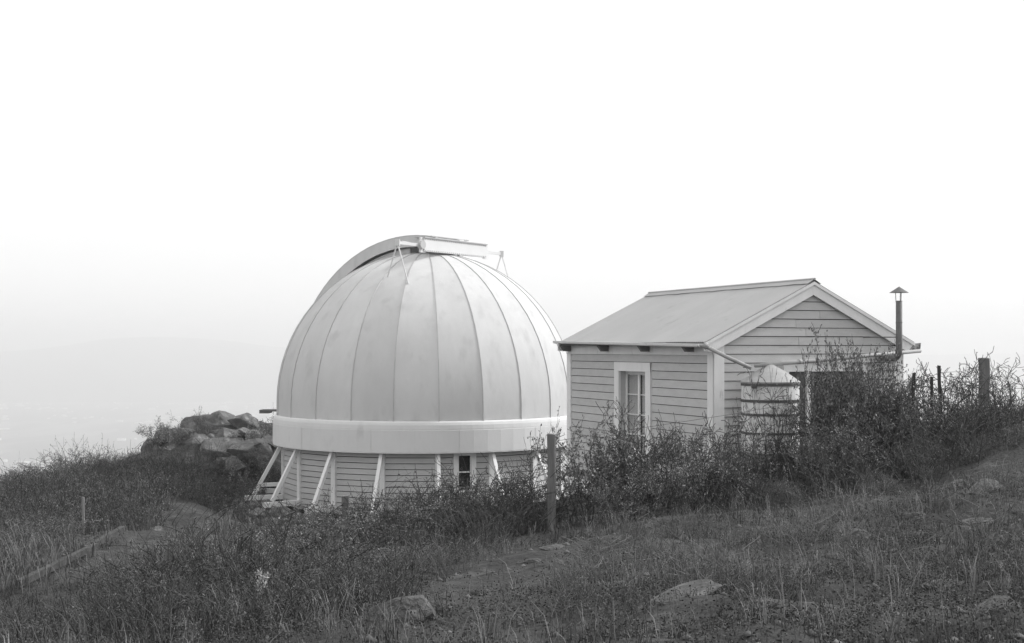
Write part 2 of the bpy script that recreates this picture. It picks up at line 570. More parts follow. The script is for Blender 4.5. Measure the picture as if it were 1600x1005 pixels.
b0 = drum_board(-hwid, hwid, 0).build('weatherboard', M['board'], dome)
first = True
for k in range(18):
    if k:
        c = post0.copy(); COL.objects.link(c); c.parent = dome; c.rotation_euler.z = R(pa[k])
    for r in range(rows):
        z = W(-2.90) - (r + 1) * EXP
        if k == 0 and r in (0, 1, 2, 3, 4, 5, 6):       # the bay with the window: cut boards either side
            for xa, xb in ((-hwid, -.33), (.33, hwid)):
                o = drum_board(xa, xb, z).build('weatherboard', M['board'], dome); o.rotation_euler.z = R(pa[k] + 10)
            continue
        if first: c = b0; first = False
        else:
            c = b0.copy(); COL.objects.link(c); c.parent = dome
        c.location.z = z
        c.rotation_euler.z = R(pa[k] + 10) + random.uniform(-.0015, .0015)
# drum window
wz1, wz0 = W(-2.93), W(-2.90) - 7 * EXP
fw = MB()
y0 = -inn
for a, b in (((-.33, y0 - .06, wz0), (-.20, y0 + .02, wz1)), ((.20, y0 - .06, wz0), (.33, y0 + .02, wz1)), ((-.199, y0 - .055, wz1 - .10), (.199, y0 + .02, wz1)), ((-.199, y0 - .09, wz0), (.199, y0 + .02, wz0 + .07))):
    fw.box(a, b)
wf = fw.build('window', M['trim'], dome); wf.rotation_euler.z = R(17.93)
fw = MB(); fw.box((-.20, y0 - .01, (wz0 + wz1) / 2 - .02), (.20, y0 + .012, (wz0 + wz1) / 2 + .02)).box((-.2, y0 - .008, wz0 + .07), (-.165, y0 + .01, wz1 - .1)).box((.165, y0 - .008, wz0 + .07), (.2, y0 + .01, wz1 - .1))
fw.build('sash', M['trim'], wf)
for za, zb in ((wz0 + .07, (wz0 + wz1) / 2 - .02), ((wz0 + wz1) / 2 + .02, wz1 - .1)):
    MB().box((-.165, y0 + .0, za), (.165, y0 + .005, zb)).build('pane', M['glass'], wf)
# braces, sills
mb = MB().beam((0, -4.60, W(-2.98)), (0, -5.40, W(-4.44)), .10, .10, up=(0, -1, 0))
brace0 = mb.build('brace', M['trim'], dome); brace0.rotation_euler.z = R(pa[0])
mb = MB().box((-.075, -5.68, W(-4.60)), (.075, -4.40, W(-4.46)))
sill0 = mb.build('sill_beam', M['trim'], dome); sill0.rotation_euler.z = R(pa[0])
for k in range(1, 18):
    for src in (brace0, sill0):
        c = src.copy(); COL.objects.link(c); c.parent = dome; c.rotation_euler.z = R(pa[k])
for k in (12, 14):
    o = MB().box((-.05, -5.18, W(-4.2)), (.05, -4.56, W(-4.09))).build('tie_beam', M['trim'], dome)
    o.rotation_euler.z = R(pa[k])

# rock prototypes
def rock_mesh(name, m, seed, sub=3, flat=.7, rugged=.22, cuts=6):
    """a broken block: an ico sphere cut by many planes, split by a few joints, then roughened"""
    import bmesh
    bm = bmesh.new()
    bmesh.ops.create_icosphere(bm, subdivisions=sub, radius=.62)
    r_ = random.Random(seed)
    planes = []
    for _ in range(cuts + 7):
        d = Vector((r_.gauss(0, 1), r_.gauss(0, 1), r_.gauss(0, .8))).normalized()
        planes.append((d, r_.uniform(.32, .50)))
    joints = []
    for _ in range(3):
        d = Vector((r_.gauss(0, 1), r_.gauss(0, 1), r_.gauss(0, 1))).normalized()
        joints.append((d, r_.uniform(-.25, .25), r_.uniform(.015, .04)))
    ox, oy = r_.random() * 50, r_.random() * 50
    P = np.array([v.co[:] for v in bm.verts])
    nse = fbm(P[:, 0] * 3 + ox + P[:, 2] * 2, P[:, 1] * 3 + oy - P[:, 2] * 1.7, seed, 4)
    fin = fbm(P[:, 0] * 11 + ox + P[:, 2] * 7, P[:, 1] * 11 + oy - P[:, 2] * 6, seed + 5, 3)
    for i, v in enumerate(bm.verts):
        c = v.co.copy()
        for d, h in planes:
            e = c.dot(d) - h
            if e > 0: c -= d * e
        for d, h, w in joints:
            e = c.dot(d) - h + .06 * float(nse[i])
            if abs(e) < .035: c *= 1 - w * 2.0 * (1 - abs(e) / .035)
            elif e > 0: c += d * w * .4
        c *= 1 + rugged * .5 * float(nse[i]) + .07 * float(fin[i])
        c.z *= flat
        v.co = c
    me = bpy.data.meshes.new(name)
    bm.to_mesh(me); bm.free()
    me.materials.append(m)
    return me
ROCK = [rock_mesh('rock_mesh', M['lichen'], s, 4, .7, .30, 9) for s in range(3, 9)]
PALE = [rock_mesh('pale_rock_mesh', M['stone'], s, 4, .72, .28, 9) for s in range(13, 19)]
RUB = [rock_mesh('rubble_mesh', M['masonry'], s, 2, .8, .25, 7) for s in range(23, 28)]

# rubble piers under the sills on the side that shows (children 'stone' of each pier)
for k in (12, 13, 14, 15, 16, 17, 0, 1):
    a = R(pa[k]); d = dirv(a); sx = Vector((math.cos(a), math.sin(a), 0))
    base = Vector((DC[0], DC[1], 0)) + d * 5.45
    zg = float(gz(base.x, base.y))
    pier = empty('stone_pier', (base.x, base.y, zg))
    names = {12: 'rubble stone pier under the farthest left brace of the dome drum', 13: 'rubble stone pier under the left brace, beside the bank of dry scrub',
             14: 'rubble pier under the third brace from the left of the drum', 15: 'rubble pier under the fourth brace from the left of the drum',
             16: 'rubble pier under the fifth brace, behind the brush by the low fence post', 17: 'rubble pier under the brace just left of the drum window post',
             0: 'rubble pier under the post just left of the drum window', 1: 'rubble pier under the post just right of the drum window'}
    tag(pier, names[k], 'pier', 'rubble piers carrying the dome braces')
    z = ZB - .02
    row = 0
    while z > zg - .25:
        hh = random.uniform(.2, .3)
        grow = .02 * row
        for q in range(3):
            for side in (-1, 1):
                o = link('stone', random.choice(RUB), d * (-.42 + q * .40 + random.uniform(-.04, .04) + grow) + sx * side * (.16 + grow) + Vector((0, 0, z - hh / 2 - zg)),
                         random.random() * 6.28, (.47, .42, hh * 1.75), pier)
        z -= hh * .93; row += 1

# the slit shutter: a raised curved vault running down the far left of the dome
sdir = Vector((-.824, .566, 0)); ndir = Vector((.566, .824, 0))
def sh(th, rad, off): return sdir * (rad * math.sin(th)) + ndir * off + Vector((0, 0, ZC + rad * math.cos(th)))
def curved(name, r0, r1, w0, w1, t0, t1, m, n=22):
    mb = MB(); v = []; f = []
    for i in range(n + 1):
        t = t0 + (t1 - t0) * i / n
        v += [sh(t, r0, w0), sh(t, r0, w1), sh(t, r1, w1), sh(t, r1, w0)]
    for i in range(n):
        for k in range(4):
            f.append((4 * i + k, 4 * i + (k + 1) % 4, 4 * i + 4 + (k + 1) % 4, 4 * i + 4 + k))
    f += [(0, 3, 2, 1), (4 * n, 4 * n + 1, 4 * n + 2, 4 * n + 3)]
    mb.add(v, f)
    return mb.build(name, m, dome)
T0, T1 = R(-11), R(84)
for s_ in (-1, 1):
    curved('shutter', 5.10, 5.17, s_ * .012, s_ * .80, T0, T1, M['dome'])
    curved('shutter_side', 4.84, 5.165, s_ * .76, s_ * .803, T0, T1, M['dome'])
    curved('shutter_edge', 5.172, 5.20, s_ * .70, s_ * .80, T0, T1, M['seam'])
    curved('slit_curb', 4.58, 4.80, s_ * .58, s_ * .64, R(2), T1, M['dome'])
# front cross beam box with rails and tripods
BO = Vector((.62, .62, 0))                      # middle of the beam, relative to the dome axis
BO = ndir * .80
def bp_(l, z, off=0.0): return -sdir * .97 + ndir * l - sdir * off + Vector((0, 0, z))
zb0, zb1 = W(2.94), W(3.37)
mb = MB()
mb.beam(bp_(-1.5, (zb0 + zb1) / 2, .06), bp_(1.72, (zb0 + zb1) / 2, .06), .16, zb1 - zb0 - .03)
bx = mb.build('cross_beam', M['band'], dome)
MB().beam(bp_(-1.52, zb1, .06), bp_(1.74, zb1, .06), .24, .03).build('beam_cap', M['seam'], bx)
mb = MB()
for i in range(30):
    for zz in (zb0 + .04, zb1 - .05):
        c = bp_(-1.44 + i * .107, zz, .145)
        mb.box(c - Vector((.012, .012, .012)), c + Vector((.012, .012, .012)))
o = mb.build('rivets', M['seam'], bx)
for l in (-1.52, .42, 1.74):
    MB().beam(bp_(l, zb0 - .03, .07), bp_(l, zb1 + (.06 if l == .42 else .0), .07), .10 if l == .42 else .06, .24, up=ndir).build('beam_strap', M['band'], bx)
MB().beam(bp_(-.95, zb1 + .085, -.35), bp_(.95, zb1 + .085, -.35), .7, .03).build('shutter_top_plate', M['seam'], dome)
for s_, l0 in ((-1, -1.5), (1, 1.72)):
    rl = MB().beam(bp_(l0, W(3.13), .06), bp_(s_ * 2.72, W(3.13), .06), .06, .09).build('shutter_rail', M['band'], dome)
    tip = bp_(s_ * 2.68, W(3.13), .06)
    MB().beam(tip + Vector((0, 0, -.09)), tip + Vector((0, 0, .1)), .14, .14).build('rail_head', M['band'], rl)
    for dx, dn in ((-.38, .02), (.42, .18)):
        foot = bp_(s_ * 2.68, 0, .06 + dx) - ndir * s_ * dn * 0
        rr = math.hypot(foot.x, foot.y)
        foot.z = ZC + math.sqrt(max(.1, RD ** 2 - rr ** 2)) - .02
        MB().tube([tip, foot], .022, 6).build('rail_leg', M['band'], rl)
MB().tube([bp_(-2.3, W(3.2), -.1), bp_(-1.55, W(3.12), .05)], .03, 8).build('winding_rod', M['seam'], dome)
MB().tube([bp_(-1.62, W(3.14), .19), bp_(-1.62, W(3.14), .05)], .13, 12).build('winding_wheel', M['seam'], dome)
# small ledge sticking out left at the spring line
o = MB().box((-5.25, -.3, W(-1.98)), (-4.5, .3, W(-1.93))).box((-5.25, -.3, W(-2.04)), (-4.95, .3, W(-1.985))).build('ledge', M['rafter'], dome)

# ------------------------------------------------------------------ the hut
HB = -2.95
ang = math.atan2(.3917, .9201)
hut = empty('hut', (3.79, 23.3, HB), ang)
tag(hut, 'small weatherboarded hut with a gabled iron roof beside the dome', 'hut')
def H(z): return z - HB
GW, GL = 4.33, 6.27
EX = .168
zb_bot = H(-2.75)
MB().box((.40, .10, 0), (GW - .06, GL - .06, H(.0))).build('inner_wall', M['inside'], hut)
# window on the long side: t 2.57..3.73 open, trim 2.34..3.95
WT0, WT1, WZ1, WZ0 = 2.57, 3.73, H(-.475), H(-2.32)
OT0, OT1, OZ1, OZ0 = 2.36, 3.93, H(-.285), H(-2.44)
def lap(axis, a0, a1, z, a0t=None, a1t=None, h=EX - .014, name='weatherboard', out=0.0):
    """one weatherboard: axis 'L' long wall (outward -x), 'G' gable wall (outward -y), 'R' right wall, 'B' back"""
    a0t = a0 if a0t is None else a0t; a1t = a1 if a1t is None else a1t
    def P(a, o, zz):
        if axis == 'L': return (-o, a, zz)
        if axis == 'G': return (a, -o, zz)
        if axis == 'R': return (GW + o, a, zz)
        return (a, GL + o, zz)
    vs = [P(a0, .032, z), P(a1, .032, z), P(a1, -.01, z), P(a0, -.01, z), P(a0t, .020, z + h), P(a1t, .020, z + h), P(a1t, -.01, z + h), P(a0t, -.01, z + h)]
    if a1 - a0 > 2.2:                          # long runs are two boards butted together
        j = a0 + (a1 - a0) * random.uniform(.3, .7)
        g = .0035
        v1 = [P(a0, .032, z), P(j - g, .032, z), P(j - g, -.01, z), P(a0, -.01, z), P(a0t, .020, z + h), P(j - g, .020, z + h), P(j - g, -.01, z + h), P(a0t, -.01, z + h)]
        e = random.uniform(-.003, .003); k_ = random.uniform(-.003, .003)
        v2 = [P(j + g, .032 + k_, z + e), P(a1, .032, z), P(a1, -.01, z), P(j + g, -.01, z), P(j + g, .020 + k_, z + h + e), P(a1t, .020, z + h), P(a1t, -.01, z + h), P(j + g, -.01, z + h)]
        MB().hexa(v1).build(name, M['board'], hut)
        return MB().hexa(v2).build(name, M['board'], hut)
    mb = MB(); mb.hexa(vs)
    return mb.build(name, M['board'], hut)
MB().box((-.004, .1, 0), (.05, WT0 - .032, H(-.02))).box((-.004, WT1 + .032, 0), (.05, GL - .03, H(-.02))).box((-.004, WT0 - .032, 0), (.05, WT1 + .032, WZ0 - .04)).box((-.004, WT0 - .032, WZ1 + .032), (.05, WT1 + .032, H(-.02))).build('wall_shade_lining', M['inside'], hut)  # near-black backing, coloured as shadow lines between the boards
z = H(-.275)
top = True
while z > zb_bot - EX:
    lo_open = OZ0 < z + EX * .6 and z + EX * .4 < OZ1
    if lo_open:
        lap('L', .18, OT0, z); lap('L', OT1, GL - .15, z)
    else:
        lap('L', .18, GL - .15, z)
    lap('R', .12, GL - .12, z)
    z -= EX
# eave frieze over the long wall
MB().box((-.055, .0, H(-.12)), (.0, GL, H(.11))).build('frieze', M['trim'], hut)
MB().box((GW, .0, H(-.12)), (GW + .035, GL, H(.11))).build('frieze', M['trim'], hut)
# gable rows
APX, APZ = GW / 2, H(1.283)
TP = (1.283 - .104) / (APX + .277)
def halfw(zl): return (APZ - .12 - zl) / TP
DX0, DX1, DZ1 = 1.62, 3.35, H(-.44)          # door opening in the gable wall
z = H(.072) + EX * 6
while z > zb_bot - EX:
    hb = min(halfw(z), APX - .17) if z > H(-.02) else APX - .17
    ht = min(halfw(z + EX), APX - .17) if z > H(-.2) else APX - .17
    if hb > .03:
        ht = max(ht, .01)
        if z + EX * .4 < DZ1 + .16:
            lap('G', .17, DX0 - .10, z); lap('G', DX1 + .10, GW - .17, z)
        else:
            lap('G', APX - hb, APX + hb, z, APX - ht, APX + ht)
    z -= EX
MB().add([(.05, 0.004, 0), (GW - .05, .004, 0), (GW - .05, .004, H(.12)), (APX, .004, APZ - .1), (.05, .004, H(.12))], [(0, 1, 2, 3, 4)]).build('gable_shade_lining', M['inside'], hut)  # same dark-coloured shadow backing behind the gable boards
# corner boards
for (a, b) in (((-.045, -.045, zb_bot), (.0, .20, H(-.12))), ((-.045, -.0452, zb_bot), (.175, 0.0, H(.05)))):
    MB().box(a, b).build('corner_board', M['trim'], hut)
MB().box((-.045, GL - .16, zb_bot), (.0, GL + .04, H(-.12))).build('corner_board', M['trim'], hut)
MB().box((GW - .175, -.045, zb_bot), (GW + .045, 0, H(.05))).build('corner_board', M['trim'], hut)
MB().box((GW, .002, zb_bot), (GW + .045, .16, H(-.12))).build('corner_board', M['trim'], hut)
MB().box((-.06, -.06, 0), (GW + .06, GL + .06, zb_bot - .005)).build('foundation', M['masonry'], hut)
# the long-side window
win = MB()
win.box((-.055, OT0, OZ0 + .1), (0, WT0, OZ1 - .002)).box((-.055, WT1, OZ0 + .1), (0, OT1, OZ1 - .002)).box((-.058, OT0 + .0, WZ1), (0.001, OT1, OZ1))
win.box((-.06, OT0 - .04, OZ0), (0.02, OT1 + .04, OZ0 + .1))
wf = win.build('window', M['trim'], hut)
# jambs and head going back into the wall
MB().box((.0, WT1, WZ0), (.17, WT1 + .03, WZ1)).box((.0, WT0 - .03, WZ0), (.17, WT0, WZ1)).box((.0, WT0, WZ1), (.17, WT1, WZ1 + .03)).box((0, WT0, WZ0 - .03), (.17, WT1, WZ0)).build('reveal', M['board'], wf)
sx0, sx1 = .12, .16
sb = MB()
sb.box((sx0, WT0, WZ0), (sx1, WT0 + .06, WZ1)).box((sx0, WT1 - .06, WZ0), (sx1, WT1, WZ1)).box((sx0, WT0 + .06, WZ1 - .07), (sx1, WT1 - .06, WZ1)).box((sx0, WT0 + .06, WZ0), (sx1, WT1 - .06, WZ0 + .08))
sb.build('sash', M['trim'], wf)
tm = (WT0 + WT1) / 2
MB().box((sx0 - .004, tm - .036, WZ0 + .08), (sx1 - .006, tm + .036, WZ1 - .07)).build('mullion', M['trim'], wf)
hgt = (WZ1 - .07 - WZ0 - .08) / 4
for i in range(1, 4):
    zz = WZ0 + .08 + hgt * i
    for a, b in ((WT0 + .06, tm - .035), (tm + .035, WT1 - .06)):
        MB().box((sx0 + .004, a, zz - .008), (sx1 - .004, b, zz + .008)).build('glazing_bar', M['trim'], wf)
for i in range(4):
    for a, b in ((WT0 + .06, tm - .035), (tm + .035, WT1 - .06)):
        MB().box((sx0 + .02, a, WZ0 + .08 + hgt * i + .013), (sx0 + .024, b, WZ0 + .08 + hgt * (i + 1) - .013)).build('pane', M['glass'], wf)
# glass you can see the curtains through
gm = M['glass']
gt = gm.node_tree
pb = [n for n in gt.nodes if n.type == 'BSDF_PRINCIPLED'][0]
tr = gt.nodes.new('ShaderNodeBsdfTransparent'); mxs = gt.nodes.new('ShaderNodeMixShader')
mxs.inputs[0].default_value = .18
tr.inputs[0].default_value = (.95, .95, .95, 1)
ou = [n for n in gt.nodes if n.type == 'OUTPUT_MATERIAL'][0]
gt.links.new(tr.outputs[0], mxs.inputs[1]); gt.links.new(pb.outputs[0], mxs.inputs[2]); gt.links.new(mxs.outputs[0], ou.inputs[0])
# curtains, hung in folds inside the recess
for a, b in ((WT0 + .04, tm - .06), (tm + .04, WT1 - .065)):
    mb = MB(); v = []; f = []
    n = 28
    for i in range(n + 1):
        t = a + (b - a) * i / n
        o_ = .170 + .008 * math.sin(i * 1.35)
        v += [(o_, t, WZ0 + .03), (o_, t, WZ1 - .03)]
    for i in range(n): f.append((2 * i, 2 * i + 2, 2 * i + 3, 2 * i + 1))
    mb.add(v, f); mb.build('curtain', M['curtain'], wf)
# door in the gable: frame, mullion post, dark glazed leaves
dr = MB()
dr.box((DX0 - .12, -.06, zb_bot), (DX0, .0, DZ1)).box((DX1, -.06, zb_bot), (DX1 + .12, 0, DZ1)).box((DX0 - .12, -.062, DZ1), (DX1 + .12, .001, DZ1 + .17))
df = dr.build('door_frame', M['trim'], hut)
MB().box((DX0 - .16, -.085, DZ1 + .171), (DX1 + .16, -.02, DZ1 + .2)).build('drip_cap', M['trim'], df)
xm = 2.08
MB().box((xm - .045, -.05, zb_bot), (xm + .045, .03, DZ1)).build('door_post', M['trim'], df)
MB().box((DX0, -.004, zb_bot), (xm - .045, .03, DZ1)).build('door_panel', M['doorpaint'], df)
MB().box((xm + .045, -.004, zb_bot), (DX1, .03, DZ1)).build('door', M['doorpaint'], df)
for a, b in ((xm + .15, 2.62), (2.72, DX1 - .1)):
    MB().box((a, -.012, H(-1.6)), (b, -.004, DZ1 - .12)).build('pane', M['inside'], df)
# roof sheets: corrugated iron laid side by side
def roof_sheet(side, y0, y1, hump):
    pitch = .076
    L = APX + .277
    n = int((y1 - y0) / pitch * 6)
    v = []; f = []
    segs = 3
    for j in range(segs + 1):
        s = j / segs
        for i in range(n + 1):
            y = y0 + (y1 - y0) * i / n
            c = .010 * math.sin(2 * PI * (y - y0) / pitch) + hump * (1 - abs(2 * i / n - 1)) * .3
            x = APX + side * (s * L)
            zz = APZ + .022 - s * L * TP + c
            v.append((x, y, zz))
    for j in range(segs):
        for i in range(n):
            q = (j * (n + 1) + i, j * (n + 1) + i + 1, (j + 1) * (n + 1) + i + 1, (j + 1) * (n + 1) + i)
            f.append(q if side > 0 else tuple(reversed(q)))
    return MB().add(v, f).build('roof_sheet', M['roof'], hut, smooth=True)
ys = np.linspace(-.10, 6.33, 10)
for side in (-1, 1):
    for i in range(9):
        o = roof_sheet(side, ys[i] - .01, ys[i + 1] + .012, random.uniform(-.004, .010))
        o.location.z = .003 * (i % 2)
# roof boarding below the sheets
for side in (-1, 1):
    L = APX + .24
    v = []
    for y in (-.045, 6.30):
        for dz in (0, -.05):
            v += [(APX, y, APZ - .003 + dz), (APX + side * L, y, APZ - .003 - L * TP + dz)]
    MB().add(v, [(0, 1, 3, 2), (4, 6, 7, 5), (0, 4, 5, 1), (2, 3, 7, 6), (1, 5, 7, 3), (0, 2, 6, 4)]).build('roof_boarding', M['rafter'], hut)
# ridge cap with a roll
mb = MB(); v = []; f = []
n = 40
for i in range(n + 1):
    y = -.12 + 6.48 * i / n
    w = .15 + .02 * math.sin(i * 1.3) * (i % 3 == 0) + .008 * random.random()
    v += [(APX - w, y, APZ + .045 - w * TP), (APX, y, APZ + .058), (APX + w, y, APZ + .045 - w * TP)]
for i in range(n):
    for k in (0, 1): f.append((3 * i + k, 3 * i + k + 1, 3 * i + 4 + k, 3 * i + 3 + k))
mb.add(v, f).build('ridge_cap', M['roof'], hut)
MB().tube([(APX, -.13, APZ + .062), (APX, 6.36, APZ + .062)], .022, 8).build('ridge_roll', M['roof'], hut)
# barge boards front and back
for yb in (-.095, 6.28):
    for side in (-1, 1):
        L = APX + .277
        dz = .245
        v = [(APX, yb, APZ - .002), (APX + side * L, yb, APZ - .002 - L * TP), (APX + side * L, yb, APZ - L * TP - .15), (APX + side * (L - .17), yb, APZ - (L - .17) * TP - dz), (APX, yb, APZ - dz)]
        v += [(x, y + .04, z) for x, y, z in v]
        f = [(0, 1, 2, 3, 4), (9, 8, 7, 6, 5), (0, 5, 6, 1), (1, 6, 7, 2), (2, 7, 8, 3), (3, 8, 9, 4), (4, 9, 5, 0)]
        MB().add(v, f).build('barge_board', M['trim'], hut)
        v = [(APX + side * .0, yb - .025, APZ + .01), (APX + side * L, yb - .025, APZ + .01 - L * TP), (APX + side * L, yb - .025, APZ - .05 - L * TP), (APX, yb - .025, APZ - .05)]
        v += [(x, y + .024, z) for x, y, z in v]
        MB().add(v, [(0, 1, 2, 3), (7, 6, 5, 4), (0, 4, 5, 1), (1, 5, 6, 2), (2, 6, 7, 3), (3, 7, 4, 0)]).build('barge_fillet', M['trim'], hut)
# rafter tails
for side in (-1, 1):
    for t in (.70, 2.42, 4.22, 6.10):
        for k in (0,):
            xw = -.036 if side < 0 else GW + .036
            xo = xw + side * .27
            zt = APZ - .055
            def zz(x): return APZ - .030 - abs(x - APX) * TP
            zbt = H(-.060)
            v = [(xw, t - .045, zz(xw)), (xo, t - .045, zz(xo)), (xo - side * .09, t - .045, zbt), (xw + side * .02, t - .045, zbt), (xw, t - .045, zbt)]
            v += [(x, y + .09, z) for x, y, z in v]
            MB().add(v, [(0, 1, 2, 3, 4), (9, 8, 7, 6, 5), (0, 5, 6, 1), (1, 6, 7, 2), (2, 7, 8, 3), (3, 8, 9, 4), (4, 9, 5, 0)]).build('rafter_tail', M['rafter'], hut)
# gutters
def gutter(x0, side, ya, za, yb, zb, w=.125, d=.062):
    v = []; f = []
    prof = [(0, .0), (.012, -.045), (.035, -d), (.085, -d), (w - .012, -.045), (w, 0.0), (w - .008, .003), (w - .022, -.042), (.08, -d + .01), (.045, -d + .01), (.022, -.04), (.008, 0)]
    for (y, z) in ((ya, za), (yb, zb)):
        for (a, b) in prof: v.append((x0 + side * a, y, z + b))
    n = len(prof)
    for k in range(n): f.append((k, (k + 1) % n, n + (k + 1) % n, n + k))
    f.append((0, 1, 2, 3, 4, 5)); f.append((n + 5, n + 4, n + 3, n + 2, n + 1, n))
    return MB().add(v, f).build('gutter', M['trim'], hut)
gutter(-.262, -1, -.04, H(.088), 6.36, H(.182))
gr = gutter(GW + .272, 1, -.04, H(.07), 6.36, H(.15))
gr['label'] = 'stained gutter on the right eave'
gr.data.materials[0] = M['rust']

# down pipes to the tank, in world space through the hut's frame
def hl(X, Y, Z):
    dx, dy = X - 3.79, Y - 23.3
    return Vector((dx * math.cos(-ang) - dy * math.sin(-ang), dx * math.sin(-ang) + dy * math.cos(-ang), Z - HB))
TC = (4.75, 22.95)
a = Vector((-.33, -.06, H(.045))); b = hl(*(pt(1174, 575.5, 22.85)))
a2 = Vector((-.30, -.10, H(.06)))
MB().tube([Vector((-.35, 0.02, H(.06))), a2, a2 + (b - a2) * .5 + Vector((0, 0, -.01)), b], .036, 12).build('down_pipe', M['zinc'], hut, smooth=True)
MB().tube([a2 - Vector((.02, 0, -.02)), a2 + (b - a2) * .07], .055, 12).build('pipe_socket', M['zinc'], hut, smooth=True)
e = Vector((GW + .40, -.12, H(-.045)))
b2 = hl(*(pt(1180, 571.5, 22.8)))
cpipe = [e, e + (b2 - e) * .33, e + (b2 - e) * .66 + Vector((0, 0, -.01)), b2]
MB().tube(cpipe, .038, 12).build('down_pipe', M['zinc'], hut, smooth=True)
for q in (.25, .5, .75):
    c = e + (b2 - e) * q
    MB().tube([c - (b2 - e).normalized() * .03, c + (b2 - e).normalized() * .03], .046, 12).build('pipe_collar', M['zinc'], hut, smooth=True)
o = MB().add([(GW + .27, -.10, H(.10)), (GW + .44, -.10, H(.115)), (GW + .42, -.10, H(-.03)), (GW + .12, -.10, H(-.05)), (GW + .27, -.04, H(.10)), (GW + .44, -.04, H(.115)), (GW + .42, -.04, H(-.03)), (GW + .12, -.04, H(-.05))],
         [(0, 1, 2, 3), (7, 6, 5, 4), (0, 4, 5, 1), (1, 5, 6, 2), (2, 6, 7, 3), (3, 7, 4, 0)]).build('gutter_box', M['rust'], hut)
# stove flue
fu = 3.76; fd = -.64
zlow = H(-.19)
pts = [Vector((fu, .0, zlow)), Vector((fu, fd + .16, zlow))]
for i in range(1, 7):
    t = i / 6 * PI / 2
    pts.append(Vector((fu, fd + .16 - .16 * math.sin(t), zlow + .16 - .16 * math.cos(t))))
pts.append(Vector((fu, fd, H(.93))))
fl = MB().tube(pts, .062, 16).build('flue', M['flue'], hut, smooth=True)
MB().tube([Vector((fu, fd, H(.5))), Vector((fu, fd, H(.515)))], .065, 16).build('flue_collar', M['flue'], fl)
ct = H(1.09)
mb = MB(); n = 20
cb = H(1.085); ca = H(1.205)
v = [(fu, fd, ca)] + [(fu + .185 * math.cos(2 * PI * k / n), fd + .185 * math.sin(2 * PI * k / n), cb) for k in range(n)] + [(fu, fd, cb + .02)]
f = [(0, 1 + k, 1 + (k + 1) % n) for k in range(n)] + [(n + 1, 1 + (k + 1) % n, 1 + k) for k in range(n)]
mb.add(v, f).build('flue_cap', M['flue'], fl)
for k in range(3):
    a_ = k * 2.094 + .5
    MB().tube([(fu + .058 * math.cos(a_), fd + .058 * math.sin(a_), H(.9)), (fu + .066 * math.cos(a_), fd + .066 * math.sin(a_), cb + .02)], .007, 5).build('cap_strut', M['flue'], fl)
MB().tube([(fu, fd, H(.225)), (fu - .36, -.03, H(.225))], .011, 6).build('flue_stay', M['flue'], fl)

# ------------------------------------------------------------------ water tank on its stand
ztb, ztt = -1.93, -.60
tk = empty('water_tank', (TC[0], TC[1], ztb))
tag(tk, 'whitewashed round water tank with dark iron hoops and a conical lid', 'water tank')
RT = .525
h_ = ztt - ztb
MB().lathe([(0, 0), (RT, 0), (RT, h_), (RT - .03, h_ + .005)], 40).build('tank_body', M['tank'], tk, smooth=False)
mb = MB().lathe([(RT + .012, h_ - .03), (RT + .02, h_ - .005), (RT * .52, h_ + .185), (.06, h_ + .30), (.0, h_ + .305)], 40)
mb.build('lid', M['zinc'], tk)
for zz in (h_ - .045, -1.505 - ztb + .53, -1.23 - ztb + 0.0, -1.575 - ztb, .02):
    pass
for zz, hh in ((h_ - .055, .045), ((545 - 627.5) / F * 22.45 - ztb, .05), ((545 - 649) / F * 22.45 - ztb, .042), ((545 - 678.5) / F * 22.45 - ztb, .042), (.01, .05)):
    MB().lathe([(RT + .002, zz - hh / 2), (RT + .012, zz - hh / 2), (RT + .012, zz + hh / 2), (RT + .002, zz + hh / 2)], 40).build('hoop', M['hoop'], tk)
MB().box((-.42, -.62 + .06, h_ - .12), (-.36, -.36, h_ - .03)).build('hoop_clasp', M['hoop'], tk)
stnd = empty('tank_stand', (TC[0], TC[1], float(gz(*TC))), ang)
tag(stnd, 'dark timber stand carrying the whitewashed water tank', 'stand')
zs = ztb - float(gz(*TC))
for i in range(5):
    MB().box((-.62, -.60 + i * .245, zs - .065), (.62, -.60 + i * .245 + .225, zs - .003)).build('plank', M['dark_post'], stnd)
for x_ in (-.5, .5):
    MB().box((x_ - .06, -.6, zs - .19), (x_ + .06, .6, zs - .07)).build('bearer', M['post'], stnd)
    for y_ in (-.5, .5):
        MB().box((x_ - .08, y_ - .08, -.4), (x_ + .08, y_ + .08, zs - .192)).build('leg', M['dark_post'], stnd)

# ------------------------------------------------------------------ fence posts, stakes, log edging
def post(x, ytop, Y, w, label, m='post', name='fence_post', lean=(0, 0), cat='fence post', h2=None):
    p = pt(x, ytop, Y)
    zg = float(gz(p.x, p.y))
    mb = MB()
    hgt = p.z - zg
    n = 7
    v = []; f = []
    for i in range(n + 1):
        z = -.3 + (hgt + .3) * i / n
        s = z / hgt
        jx = random.uniform(-.006, .006); jy = random.uniform(-.006, .006)
        ww = w / 2 * (1 + .05 * math.sin(i * 2.1))
        for a_, b_ in ((-1, -.8), (-.8, -1), (.8, -1), (1, -.8), (1, .8), (.8, 1), (-.8, 1), (-1, .8)):
            v.append((a_ * ww + jx + lean[0] * s, b_ * ww + jy + lean[1] * s, z + (random.uniform(-.015, .01) if i == n else 0)))
    for i in range(n):
        for k in range(8): f.append((8 * i + k, 8 * i + (k + 1) % 8, 8 * i + 8 + (k + 1) % 8, 8 * i + 8 + k))
    f.append(tuple(8 * n + k for k in range(8)))
    mb.add(v, f)
    o = mb.build(name, M[m])
    o.location = (p.x - lean[0], p.y - lean[1], zg)
    o.rotation_euler.z = random.uniform(-.2, .2)
    tag(o, label, cat)
    return Vector((p.x, p.y, p.z))
FP = []
